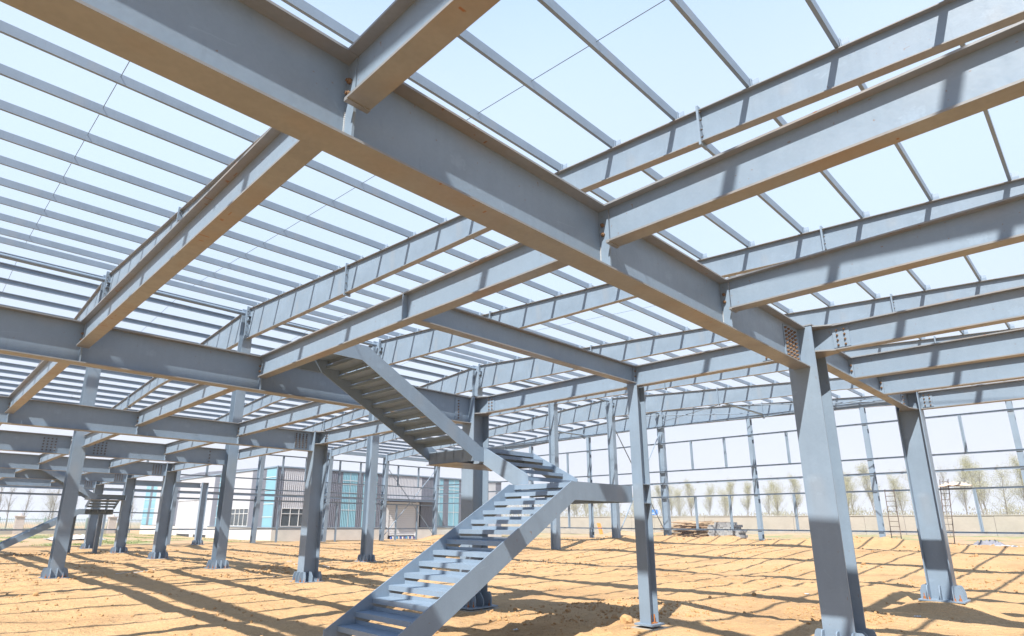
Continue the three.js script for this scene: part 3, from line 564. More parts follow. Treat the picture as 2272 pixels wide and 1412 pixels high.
[[3.27, 0.04, 'topmost'], [2.69, 0.036, 'second'], [1.73, 0.036, 'third'], [1.325, 0.05, 'thick fourth'], [0.875, 0.036, 'fifth'], [-0.165, 0.036, 'lowest']].forEach(([y, h, w]) => girt('z', 18.83, -23.2, 2.2, y, h, `${w} horizontal girt of the end wall frame`, 'end wall girts'));
// posts of the window openings
let wp = 0;
for (const [z] of [[-9.815], [-8.66], [-6.72], [-5.75], [-3.4], [-2.5], [-12.9], [-12.0], [-16.0], [-15.1]]) {
  wp++; const sec = y => [box(18.80, 18.86, y[0], y[1], z - 0.003, z + 0.003), box(18.80, 18.806, y[0], y[1], z - 0.032, z + 0.032), box(18.854, 18.86, y[0], y[1], z - 0.032, z + 0.032)];
  const k = ORD[wp - 1];
  single('window_post', `${k} upper window post of the end wall frame`, 'post', [18.83, 1.75, z], sec([1.753, 2.667]), M.steel, 'window posts');
  single('window_post', `${k} lower window post of the end wall frame`, 'post', [18.83, -0.14, z], sec([-0.142, 0.853]), M.steel, 'window posts');
}
wp = 0;
for (const x of [5.1, 6.1, 8.1, 9.1, 11.0, 12.0, 13.57, 14.6, 16.62, 17.8]) {
  const sec = (y0, y1) => [box(x - 0.003, x + 0.003, y0, y1, BZ, BZ + 0.06), box(x - 0.032, x + 0.032, y0, y1, BZ, BZ + 0.006), box(x - 0.032, x + 0.032, y0, y1, BZ + 0.054, BZ + 0.06)];
  const k = ORD[wp++];
  single('window_post', `${k} upper window post of the back wall frame`, 'post', [x, 1.6, BZ + 0.03], sec(1.628, 2.537), M.steel, 'window posts');
  if (x > 16 || wp % 2) single('window_post', `${k} lower window post of the back wall frame`, 'post', [x, -0.76, BZ + 0.03], sec(-0.80, 0.761), M.steel, 'window posts');
}
{ // eaves gutter along the back wall
  const t = single('eaves_gutter', 'dark eaves gutter along the top of the back wall', 'gutter', [-1, 3.0, BZ], [box(-1, 18.9, 2.86, 2.87, BZ - 0.16, BZ + 0.02), box(-1, 18.9, 2.87, 3.0, BZ + 0.012, BZ + 0.02), box(-1, 18.9, 2.87, 3.0, BZ - 0.16, BZ - 0.152)], M.steel);
}

// ---------------------------------------------------------------- neighbouring building
function corrugated(axis, plane, a0, a1, y0, y1, s) {     // trapezoid ribs standing out towards s
  const pitch = 0.092, d = 0.016 * s, prof = []; const n = Math.max(1, Math.round((a1 - a0) / pitch)), p = (a1 - a0) / n;
  for (let i = 0; i < n; i++) { const a = a0 + i * p; prof.push([a, 0], [a + p * 0.42, 0], [a + p * 0.52, d], [a + p * 0.88, d]); } prof.push([a1, 0]);
  const pos = []; const put = (a, o, y) => { const v = axis === 'x' ? W(a, y, plane + o) : W(plane + o, y, a); pos.push(v.x, v.y, v.z); };
  for (let i = 0; i + 1 < prof.length; i++) { const [a, o] = prof[i], [b, q] = prof[i + 1]; put(a, o, y0); put(b, q, y0); put(b, q, y1); put(a, o, y0); put(b, q, y1); put(a, o, y1); }
  const g = new THREE.BufferGeometry(); g.setAttribute('position', new THREE.Float32BufferAttribute(pos, 3)); g.computeVertexNormals(); return g;
}
{
  const t = new Thing('warehouse', 'neighbouring warehouse with grey, white and light blue cladding', 'building', [11.8, -0.76, -25.54]);
  const FZ = -25.54, LX = 11.80, BX1 = 25.57, BK = -44.5, TOP = 2.33, PL = -0.25;
  t.part('plinth', [box(LX - 0.03, 17.69, -0.9, PL, FZ - 0.06, FZ + 0.03), box(19.38, BX1, -0.9, PL, FZ - 0.06, FZ + 0.03)], M.plinth);
  t.part('plinth', [box(LX - 0.03, LX + 0.06, -0.9, PL, -32.98, FZ - 0.0605), box(LX - 0.03, LX + 0.06, -0.9, PL, -35.38, -34.83), box(LX - 0.03, LX + 0.06, -0.9, PL, BK, -37.43)], M.plinth);
  t.part('back_wall', [box(LX + 0.1, BX1, -0.9, TOP - 0.05, BK - 0.1, BK), box(BX1 - 0.1, BX1, -0.9, TOP - 0.05, BK, FZ - 0.07)], M.cladGrey);
  t.part('roof', polyX([[FZ + 0.02, TOP], [(FZ + BK) / 2, TOP + 0.25], [BK, TOP], [BK, TOP - 0.06], [FZ + 0.02, TOP - 0.06]], LX, BX1), M.cladGrey);
  t.part('roof_trim', [box(LX - 0.04, BX1, TOP - 0.03, TOP + 0.03, FZ + 0.02, FZ + 0.05), box(LX - 0.05, LX - 0.02, TOP - 0.03, TOP + 0.03, BK, FZ + 0.05)], M.steel);
  t.part('sill_trim', [box(LX - 0.05, 17.6, PL, PL + 0.03, FZ + 0.02, FZ + 0.055), box(19.4, BX1, PL, PL + 0.03, FZ + 0.02, FZ + 0.055), box(LX - 0.06, LX - 0.02, PL, PL + 0.03, -32.9, FZ + 0.02)], M.steel);
  const fz = [[LX, 12.12, 'g'], [12.12, 13.36, 'w'], [13.36, 15.02, 'g'], [15.02, 15.82, 'b'], [15.82, 16.14, 'g'], [16.14, 16.94, 'b'], [16.94, 17.56, 'g'], [17.56, 19.69, 'w'], [19.69, 20.62, 'g'], [20.62, 21.15, 'b'], [21.15, 21.53, 'g'], [21.53, 22.27, 'b'], [22.27, 23.1, 'g'], [23.1, 25.1, 'w'], [25.1, BX1, 'g']];
  const mat = { g: M.cladGrey, w: M.cladWhite, b: M.cladBlue }, nm = { g: 'grey_cladding', w: 'white_cladding', b: 'blue_panel' };
  for (const [a, b, c] of fz) {
    const y0 = (a === 17.56) ? 1.12 : PL + 0.03;
    if (a === 12.12) { // window opening in this strip
      t.part(nm[c], [corrugated('x', FZ, a, b, 0.58, TOP - 0.03, 1)], mat[c]);
    } else t.part(nm[c], corrugated('x', FZ, a, b, y0, TOP - 0.03, 1), mat[c]);
    if (c === 'b') t.part('glazing_bar', [0.55, 1.33, 1.72, 1.9].map(y => box(a, b, y - 0.012, y + 0.012, FZ + 0.017, FZ + 0.022)).concat([box((a + b) / 2 - 0.008, (a + b) / 2 + 0.008, y0, TOP - 0.05, FZ + 0.0165, FZ + 0.0215)]), M.white);
  }
  // window on the front
  const win = (box2, x0, x1, y0, y1, n) => {
    const pane = t.part('window', box2(x0, x1, y0, y1, -0.02, 0), M.glass);
    const fr = [box2(x0, x1, y1 - 0.03, y1, 0.002, 0.03), box2(x0, x1, y0, y0 + 0.03, 0.002, 0.03), box2(x0, x1, y0 + (y1 - y0) * 0.68, y0 + (y1 - y0) * 0.68 + 0.025, 0.002, 0.03)];
    for (let i = 0; i <= n; i++) { const x = x0 + (x1 - x0 - 0.025) * i / n; fr.push(box2(x, x + 0.025, y0 + 0.031, y1 - 0.031, 0.003, 0.029)); }
    t.part('window_frame', fr, M.white, { parent: pane });
  };
  t.part('blind_panel', [box(12.12, 12.13, -0.22, 0.58, FZ - 0.03, FZ + 0.02)], M.cladGrey);
  win((a, b, c, d, e, f) => box(a, b, c, d, FZ + e, FZ + f), 12.13, 13.36, -0.20, 0.58, 3);
  // roller door
  t.part('roller_door', Array.from({ length: 16 }, (_, i) => box(17.70, 19.37, -0.62 + i * 0.1, -0.62 + i * 0.1 + 0.094, FZ - 0.05 + (i % 2) * 0.004, FZ - 0.02 + (i % 2) * 0.004)), M.white);
  t.part('door_jamb', [box(17.56, 17.70, -0.7, 1.0, FZ - 0.03, FZ + 0.02), box(19.37, 19.56, -0.7, 1.0, FZ - 0.03, FZ + 0.02)], M.white);
  t.part('door_threshold', box(17.7, 19.37, -0.9, -0.72, FZ - 0.08, FZ - 0.04), M.dark);
  t.part('canopy', box(17.35, 20.4, 1.02, 1.12, FZ + 0.03, FZ + 0.42), M.cladGrey);
  // left face
  const lz = [[-26.6, -25.52, 'b'], [-27.2, -26.6, 'g'], [-27.6, -27.2, 'b'], [-28.1, -27.6, 'g'], [-30.6, -28.1, 'w'], [-31.2, -30.6, 'g'], [-32.0, -31.2, 'b'], [-32.7, -32.0, 'g'], [-37.9, -32.7, 'w'], [-38.6, -37.9, 'g'], [-40.0, -38.6, 'b'], [-40.8, -40.0, 'g'], [-42.2, -40.8, 'w'], [-43.0, -42.2, 'b'], [-43.5, -43.0, 'g'], [BK, -43.5, 'b']];
  for (const [a, b, c] of lz) {
    const y0 = a === -37.9 ? 1.15 : a === -30.6 ? 0.6 : PL + 0.03;
    t.part(nm[c], corrugated('z', LX, a, b, y0, TOP - 0.03, -1), mat[c]);
    if (c === 'b') for (const y of [0.2, 0.75, 1.33, 1.9]) t.part('glazing_bar', box(LX - 0.024, LX - 0.018, y - 0.012, y + 0.012, a, b), M.white);
  }
  win((a, b, c, d, e, f) => box(LX - f, LX - e, c, d, a, b), -30.6, -28.1, -0.21, 0.6, 5);
  for (const [a, b] of [[-34.83, -32.99], [-37.42, -35.38]]) { const d = t.part('loading_door', box(LX - 0.01, LX + 0.03, -0.66, 1.10, a, b), M.white); t.part('door_panel', [0, 1, 2, 3].map(i => box(LX - 0.016, LX - 0.0105, -0.6 + i * 0.43, -0.21 + i * 0.43, a + 0.1, b - 0.1)), M.cladWhite, { parent: d }); t.part('door_threshold', box(LX, LX + 0.05, -0.9, -0.66, a, b), M.dark); }
  t.part('door_surround', [box(LX - 0.01, LX + 0.05, -0.3, 1.15, -35.38, -34.83), box(LX - 0.04, LX - 0.015, 1.10, 1.15, -37.9, -32.7), box(LX - 0.01, LX + 0.05, -0.3, 1.13, -32.99, -32.7), box(LX - 0.01, LX + 0.05, -0.3, 1.13, -37.9, -37.42)], M.cladWhite);
  t.part('corner_post', box(LX - 0.045, LX, PL, TOP, FZ, FZ + 0.04), M.steel);
}
// drums and sacks standing along the foot of the roller door
const drumM = [[0.05, 0.11, 0.42], [0.62, 0.63, 0.66], [0.12, 0.10, 0.25], [0.08, 0.3, 0.55], [0.5, 0.5, 0.52]].map(c => new THREE.MeshStandardMaterial({ color: new THREE.Color().setRGB(...c), roughness: 0.6 }));
for (let i = 0; i < 14; i++) { const x = 17.74 + i * 0.115, y = groundY(x, -25.3); single('paint_tub', `${ORD[i]} small tub from the left at the foot of the roller door`, 'tub', [x, y, -25.3], [rod([x, y - 0.01, -25.3], [x, y + 0.11, -25.3], 0.045, 10, 0.05), rod([x, y + 0.11, -25.3], [x, y + 0.118, -25.3], 0.054, 10)], drumM[i % 5], 'tubs by the roller door'); }

// ---------------------------------------------------------------- boundary wall, pile, stack, ladders, heaps
{
  const t = new Thing('boundary_wall', 'long pale concrete boundary wall behind the end wall frame', 'wall', [38, -0.5, -10]);
  const y0 = -0.75; let i = 0;
  for (let z = -60; z < 14; z += 1.85, i++) t.part('panel', box(38 + (i % 3) * 0.006, 38.12, y0, 0.455 + 0.004 * (i % 4), z, z + 1.835), M.concrete);
  t.part('coping', Array.from({ length: 40 }, (_, k) => box(37.97, 38.15, 0.47, 0.505, -60 + k * 1.85, -60 + k * 1.85 + 1.843)), M.concrete);
}
const woodM = [[0.40, 0.28, 0.18], [0.31, 0.20, 0.12], [0.46, 0.36, 0.25], [0.25, 0.155, 0.09], [0.42, 0.32, 0.22]].map((c, q) => new THREE.MeshStandardMaterial({ map: makeTex(128, 0.9, (u, v) => { const k = 0.8 + 0.25 * vnoise(u * 4 + q, v * 40, 40) + 0.15 * vnoise(u * 20, v * 90, 90); return c.map(w => w * k); }), roughness: 0.9 }));
{
  const t = new Thing('timber_pile', 'heap of old timber planks by the end wall', 'timber pile', [22.5, -0.5, -11.7]);
  const y0 = groundY(22.5, -11.7);
  for (let i = 0; i < 110; i++) {
    const lay = Math.floor(i / 11), L = rr(1.0, 2.1), z = -11.7 + rr(-1.0, 0.8) * (1 - lay * 0.07), x = 22.6 + rr(-0.4, 0.4), a = rr(-0.45, 0.45) + (i % 5 === 0 ? 1.2 : 0), h = 0.026, w = rr(0.05, 0.11);
    const y = y0 + 0.012 + lay * 0.058 + rr(0, 0.02) - Math.max(0, (-z - 12.1)) * 0.10 * lay * 0.3;
    const g = new THREE.BoxGeometry(w * U, h * U, L * U); const o = new THREE.Mesh(boxUV(clean(g)), woodM[i % 5]); o.name = 'plank'; o.castShadow = o.receiveShadow = true;
    o.position.copy(W(x, y + 0.01, z)).sub(t.base); o.rotation.set(rr(-0.10, 0.10), a, rr(-0.15, 0.15)); t.g.add(o);
  }
}
{
  const blockM = [[0.26, 0.27, 0.285], [0.215, 0.22, 0.235], [0.31, 0.32, 0.33]].map(c => new THREE.MeshStandardMaterial({ map: makeTex(64, 0.5, (u, v) => { const k = 0.85 + 0.3 * vnoise(u * 16, v * 16, 16); return c.map(w => w * k); }), roughness: 0.95 }));
  const t = new Thing('block_stack', 'stack of grey paving blocks beside the timber heap', 'block stack', [19.7, -0.47, -9.2]);
  const g = boxUV(clean(new THREE.BoxGeometry(0.175 * U, 0.078 * U, 0.125 * U))), y0 = groundY(19.7, -9.2) + 0.015;
  for (let l = 0; l < 7; l++) for (let i = 0; i < 8; i++) for (let j = 0; j < 3; j++) {
    if (l === 6 && (i < 2 || i > 5)) continue; if (l >= 4 && i > 6) continue;
    const o = t.share('block', g, blockM[Math.floor(rnd() * 3)], [19.45 + j * 0.18 + rr(-0.012, 0.012), y0 + 0.039 + l * 0.0795, -9.7 + i * 0.131 + (l % 2) * 0.05 + rr(-0.008, 0.008)], [0, rr(-0.05, 0.05), 0]);
  }
}
const rebar = new THREE.MeshStandardMaterial({ color: new THREE.Color().setRGB(0.10, 0.075, 0.065), roughness: 0.8 });
function ladder(label, x, zb, zt, y0, y1, w, lean) {
  const t = new Thing('ladder', label, 'ladder', [x, y0, zb]);
  const P = (k, s) => [x + lean * k, y0 + (y1 - y0) * k, zb + (zt - zb) * k + s * w / 2];
  for (const s of [-1, 1]) t.part('rail', rod(P(0, s), P(1, s), 0.010, 6), rebar);
  for (let k = 0.05; k < 1; k += 0.092) t.part('rung', rod(P(k, -1), P(k, 1), 0.007, 5), rebar);
  for (const s of [-1, 1]) t.part('hook', [rod(P(1, s), [P(1, s)[0] + 0.07, y1 + 0.01, P(1, s)[2]], 0.010, 5)], rebar);
}
ladder('dark bar ladder hung on a girt beside an end wall column', 18.45, -4.22, -4.28, groundY(18.4, -4.2) - 0.01, 0.90, 0.21, 0.33);
ladder('dark bar ladder with sheeting caught at its top, near the right hand column', 18.45, -3.12, -3.06, groundY(18.4, -3.1) - 0.01, 1.10, 0.17, 0.33);
// crumpled sheets
function crumple(name, label, cat, cx, cy, cz, sx, sz, h, mat, freq = 5, thick = 0.02) {
  const n = 26, pos = [], idx = [];
  for (const top of [1, 0]) for (let j = 0; j <= n; j++) for (let i = 0; i <= n; i++) {
    const u = i / n * 2 - 1, v = j / n * 2 - 1, k = Math.max(0, 1 - Math.pow(u * u + v * v, 1.2) * 0.7), ed = 1 + 0.25 * (vnoise(Math.atan2(v, u) * 2 + cx, 3) - 0.5);
    const y = cy + h * k * (0.35 + 1.1 * Math.abs(vnoise(u * freq + cx, v * freq + cz) - 0.5) * 2) + (top ? 0 : -thick);
    const p = W(cx + u * sx * ed, y, cz + v * sz * ed); pos.push(p.x, p.y, p.z);
  }
  const S = (n + 1) * (n + 1);
  for (let j = 0; j < n; j++) for (let i = 0; i < n; i++) { const a = j * (n + 1) + i, b = a + 1, c = a + n + 1, d = c + 1; idx.push(a, c, b, b, c, d, S + a, S + b, S + c, S + b, S + d, S + c); }
  const rim = []; for (let i = 0; i <= n; i++) rim.push(i); for (let j = 1; j <= n; j++) rim.push(j * (n + 1) + n); for (let i = n - 1; i >= 0; i--) rim.push(n * (n + 1) + i); for (let j = n - 1; j >= 1; j--) rim.push(j * (n + 1));
  for (let k = 0; k < rim.length; k++) { const a = rim[k], b = rim[(k + 1) % rim.length]; idx.push(a, b, S + a, b, S + b, S + a); }
  const g = new THREE.BufferGeometry(); g.setAttribute('position', new THREE.Float32BufferAttribute(pos, 3)); g.setIndex(idx); g.computeVertexNormals();
  single(name, label, cat, [cx, cy, cz], g, mat);
}
const sheetGrey = new THREE.MeshStandardMaterial({ color: new THREE.Color().setRGB(0.20, 0.20, 0.23), roughness: 0.6 }), sheetPale = new THREE.MeshStandardMaterial({ color: new THREE.Color().setRGB(0.42, 0.43, 0.45), roughness: 0.55 }), sheetCream = new THREE.MeshStandardMaterial({ color: new THREE.Color().setRGB(0.48, 0.40, 0.32), roughness: 0.8 });
crumple('plastic_sheet', 'crumpled grey sheet on the sand left of the ladders', 'sheet', 18.2, groundY(18.2, -4.95) + 0.03, -4.95, 0.3, 0.42, 0.08, sheetGrey, 6);
crumple('plastic_sheet', 'pale sheet under the crumpled grey sheet by the ladders', 'sheet', 17.95, groundY(17.95, -5.05) + 0.025, -5.1, 0.25, 0.3, 0.04, sheetPale, 6);
crumple('plastic_sheet', 'dark crumpled sheet on the sand at the right edge', 'sheet', 18.2, groundY(18.2, -2.35) + 0.04, -2.35, 0.3, 0.3, 0.12, sheetGrey, 6);
crumple('plastic_sheet', 'pale sheet spread around the dark sheet at the right edge', 'sheet', 18.0, groundY(18.0, -2.2) + 0.03, -2.25, 0.3, 0.55, 0.03, sheetPale, 5);
crumple('torn_sheeting', 'torn cream sheeting caught on the ladder at the right', 'sheet', 18.7, 0.93, -2.85, 0.16, 0.34, 0.09, sheetCream, 4, 0.006);
crumple('rubble_heap', 'white rubble heap on the waste ground at the far left', 'rubble', 6.0, -0.76, -32.0, 0.9, 1.1, 0.16, sheetPale, 9);
{ // orange panel and road sign beyond the frame
  const o = new THREE.MeshStandardMaterial({ color: new THREE.Color().setRGB(0.75, 0.26, 0.06), roughness: 0.7 });
  const t = new Thing('orange_board', 'small orange upright board on the sand before the concrete wall', 'board', [24.2, -0.5, -17.6]);
  t.part('panel', polyX([[-17.74, 0.02], [-17.56, 0.02], [-17.40, -0.52], [-17.58, -0.52]], 24.18, 24.24), o);
  t.part('foot', box(24.05, 24.38, -0.56, -0.52, -17.62, -17.36), o);
  const blue = new THREE.MeshStandardMaterial({ color: new THREE.Color().setRGB(0.03, 0.17, 0.55), roughness: 0.5 });
  const s = new Thing('road_sign', 'blue road sign above the concrete wall', 'sign', [50, -0.5, -30.2]);
  s.part('face', box(49.98, 50.02, 0.80, 1.25, -30.7, -29.85), blue);
  s.part('marking', [box(49.97, 49.978, 1.08, 1.15, -30.6, -30.4), box(49.97, 49.978, 1.10, 1.15, -30.2, -30.0), box(49.97, 49.978, 0.90, 0.97, -30.5, -30.15)], M.white);
  for (const z of [-30.55, -30.0]) s.part('pole', rod([50.05, -0.6, z], [50.05, 1.2, z], 0.03, 8), M.white);
}
{ // railing at the far left
  const t = new Thing('site_fence', 'railing fence with brick piers at the far left', 'fence', [8, -0.76, -46.5]);
  const green = new THREE.MeshStandardMaterial({ color: new THREE.Color().setRGB(0.22, 0.31, 0.28), roughness: 0.6 });
  t.part('kerb_wall', box(-4, 11.7, -0.9, -0.58, -46.6, -46.4), M.concrete);
  for (let x = -4; x < 11.5; x += 2.2) {
    t.part('picket_panel', Array.from({ length: 26 }, (_, i) => box(x + 0.05 + i * 0.083, x + 0.065 + i * 0.083, -0.56, 0.14, -46.51, -46.49)), green, { kind: 'stuff' });
    t.part('rail', [box(x, x + 2.2, -0.47, -0.44, -46.52, -46.48), box(x, x + 2.2, 0.04, 0.07, -46.52, -46.48)], green);
    t.part('post', box(x - 0.035, x + 0.035, -0.58, 0.20, -46.55, -46.45), green);
  }
  const pier = new THREE.MeshStandardMaterial({ map: makeTex(64, 0.8, (u, v) => { const k = 0.85 + 0.3 * vnoise(u * 16, v * 16, 16); return [0.46 * k, 0.40 * k, 0.37 * k]; }), roughness: 0.95 });
  for (const x of [5.75, 10.6]) t.part('pier', [box(x - 0.22, x + 0.22, -0.9, 0.22, -46.7, -46.3), box(x - 0.27, x + 0.27, 0.22, 0.28, -46.75, -46.25), rod([x, 0.28, -46.5], [x, 0.42, -46.5], 0.15, 8, 0.06)], pier);
}

// ---------------------------------------------------------------- trees
function treeGeo(kind, height, spread, nLeaf, leafSize) {
  const wood = [], leaves = [], tips = [];
  const limb = (p, dir, len, r, lvl) => {
    const n = 3; let a = p.clone(), d = dir.clone().normalize();
    for (let i = 0; i < n; i++) {
      const b = a.clone().add(d.clone().multiplyScalar(len / n)); const r0 = r * (1 - 0.62 * i / n), r1 = r * (1 - 0.62 * (i + 1) / n);
      const g = new THREE.CylinderGeometry(r1, r0, len / n * 1.02, lvl < 1 ? 7 : 4, 1, true); g.translate(0, len / n / 2, 0); g.applyQuaternion(new THREE.Quaternion().setFromUnitVectors(new THREE.Vector3(0, 1, 0), d)); g.translate(a.x, a.y, a.z); wood.push(clean(g));
      if (lvl >= 1) tips.push([b.clone(), lvl]);
      if (lvl < 2) {
        const kids = lvl === 0 ? kind.whorl : 2;
        for (let k = 0; k < kids; k++) {
          if (lvl === 0 && i === 0 && !kind.low) continue;
          const t = rr(0.15, 1), q = a.clone().lerp(b, t), az = rr(0, Math.PI * 2), rise = rr(kind.rise[0], kind.rise[1]);
          const nd = new THREE.Vector3(Math.cos(az), rise, Math.sin(az));
          limb(q, nd, (lvl === 0 ? spread * rr(0.8, 1.5) * (1.25 - 0.6 * (i + t) / n) : len * rr(0.35, 0.6)), r1 * (lvl === 0 ? 0.42 : 0.55), lvl + 1);
        }
      }
      a = b; d.add(new THREE.Vector3(rr(-0.12, 0.12), 0.10, rr(-0.12, 0.12))).normalize();
    }
  };
  limb(new THREE.Vector3(0, -0.3, 0), new THREE.Vector3(rr(-0.05, 0.05), 1, rr(-0.05, 0.05)), height, height * 0.013, 0);
  const pos = [];
  for (let i = 0; i < nLeaf; i++) {
    const [c, lvl] = tips[Math.floor(rnd() * tips.length)]; const sp = lvl === 2 ? 0.42 : 0.55, q = c.clone().add(new THREE.Vector3(rr(-sp, sp), rr(-sp, sp), rr(-sp, sp)));
    const e1 = new THREE.Vector3(rr(-1, 1), rr(-1, 1), rr(-1, 1)).normalize().multiplyScalar(leafSize * rr(0.6, 1.3)), e2 = new THREE.Vector3(rr(-1, 1), rr(-1, 1), rr(-1, 1)).normalize().multiplyScalar(leafSize * rr(0.5, 1));
    pos.push(q.x, q.y, q.z, q.x + e1.x, q.y + e1.y, q.z + e1.z, q.x + e2.x, q.y + e2.y, q.z + e2.z);
  }
  const lg = new THREE.BufferGeometry(); lg.setAttribute('position', new THREE.Float32BufferAttribute(pos, 3)); lg.computeVertexNormals(); boxUV(lg);
  return [boxUV(mergeGeometries(wood)), lg];
}
const poplar = { whorl: 10, rise: [1.3, 2.6], low: false }, bushy = { whorl: 8, rise: [0.7, 1.6], low: true };
const treeKinds = [treeGeo(poplar, 9.5, 2.5, 8000, 0.10), treeGeo(poplar, 10.5, 2.8, 10500, 0.10), treeGeo(poplar, 8.6, 2.4, 4000, 0.095), treeGeo(bushy, 9.0, 2.8, 8200, 0.10), treeGeo(poplar, 10, 2.4, 1500, 0.09)];
function plant(kind, x, y, z, s, label, group, leaf) {
  const t = new Thing('poplar_tree', label, 'tree', [x, y, z], group); const a = rnd() * 6.28;
  for (const [n, g, m] of [['trunk', treeKinds[kind][0], M.bark], ['crown', treeKinds[kind][1], leaf]]) { const o = new THREE.Mesh(g, m); o.name = n; o.castShadow = o.receiveShadow = true; o.scale.setScalar(s); o.rotation.y = a; t.g.add(o); }
}
// along the road behind the concrete wall: z, height factor, kind
{
  const kinds = [1, 2, 0, 3, 1, 4, 0, 1, 2, 3]; let i = 0;
  for (let z = -47; z < 1; z += rr(0.75, 1.35), i++) {
    if (z > -19.4 && z < -18.0) continue;
    const s = (0.93 + 0.24 * step(-24, -3, z)) * rr(0.86, 1.08);
    plant(kinds[i % 10], 60 + rr(-3, 3), -0.65, z, s, `young poplar number ${['one','two','three','four','five','six','seven','eight','nine','ten','eleven','twelve','thirteen','fourteen','fifteen','sixteen','seventeen','eighteen','nineteen','twenty','twenty-one','twenty-two','twenty-three','twenty-four','twenty-five','twenty-six','twenty-seven','twenty-eight','twenty-nine','thirty','thirty-one','thirty-two','thirty-three','thirty-four','thirty-five','thirty-six','thirty-seven','thirty-eight','thirty-nine','forty','forty-one','forty-two','forty-three','forty-four','forty-five','forty-six','forty-seven','forty-eight','forty-nine','fifty','fifty-one','fifty-two','fifty-three','fifty-four','fifty-five','fifty-six','fifty-seven','fifty-eight','fifty-nine','sixty'][i]} from the left behind the concrete wall`, 'poplars behind the concrete wall', M.leaf);
  }
}
[[5.3, -52, 0.72, 4], [6.0, -54, 0.66, 4], [6.7, -53, 0.62, 4], [7.9, -51.5, 0.62, 3], [8.5, -54, 0.7, 4], [9.6, -54, 0.6, 4], [11.0, -52.5, 0.66, 4], [3.6, -53, 0.7, 4], [13.6, -54, 0.6, 4]].forEach(([x, z, s, k], i) => plant(k, x, -0.8, z, s, `${ORD[i]} bare tree behind the railing at the far left`, 'trees behind the railing', M.leafDry));
{ // hazy scrub far behind the poplars: one mass
  const pos = [], w = [];
  for (let i = 0; i < 60000; i++) {
    const z = rr(-130, 12), x = 80 + rr(-6, 8), top = (1.7 + 1.1 * vnoise(z * 0.25, 7) + 2.3 * step(-48, -72, z)) * (0.7 + 0.5 * vnoise(z * 1.3, 2)), y = -0.8 + top * Math.pow(rnd(), 0.8), s = rr(0.06, 0.14);
    const p = [[x, y - s, z], [x + rr(-s, s), y + s * rr(0.6, 1.8), z + rr(-s, s)], [x + rr(-s, s), y + rr(-s, s), z + s * rr(-0.8, 0.8)]]; for (const q of p) { const v = W(...q); pos.push(v.x, v.y, v.z); }
  }
  const g = new THREE.BufferGeometry(); g.setAttribute('position', new THREE.Float32BufferAttribute(pos, 3)); g.computeVertexNormals();
  const o = single('scrub', null, null, [80, -0.8, -40], g, M.leafDry, null, 'stuff'); o.userData.label = 'hazy pale scrub far behind the row of poplars'; o.userData.category = 'scrub';
}
{ // low grass on the waste ground
  const pos = [];
  const tuft = (x, z, n, r) => { for (let i = 0; i < n; i++) { const a = rnd() * 6.28, d = r * Math.sqrt(rnd()), px = x + Math.cos(a) * d, pz = z + Math.sin(a) * d, y = groundY(px, pz), h = rr(0.02, 0.05), b = rr(0, 6.28); for (const q of [[px + Math.cos(b) * 0.012, y - 0.005, pz + Math.sin(b) * 0.012], [px - Math.cos(b) * 0.012, y - 0.005, pz - Math.sin(b) * 0.012], [px + rr(-0.02, 0.02), y + h, pz + rr(-0.02, 0.02)]]) { const v = W(...q); pos.push(v.x, v.y, v.z); } } };
  for (let i = 0; i < 150; i++) { const x = rr(1, 11.4), z = rr(-44, -25.2); if (vnoise(x * 0.9 + 2, z * 0.9 + 60) > 0.5) tuft(x, z, 130, 0.5); }
  for (let i = 0; i < 26; i++) tuft(rr(20, 23), rr(-21, -15), 90, 0.35);
  const g = new THREE.BufferGeometry(); g.setAttribute('position', new THREE.Float32BufferAttribute(pos, 3)); g.computeVertexNormals();
  const o = single('grass', null, null, [8, -0.76, -30], g, new THREE.MeshStandardMaterial({ color: new THREE.Color().setRGB(0.17, 0.22, 0.06), roughness: 0.9, side: THREE.DoubleSide }), null, 'stuff'); o.userData.label = 'thin green grass on the waste ground'; o.userData.category = 'grass';
}

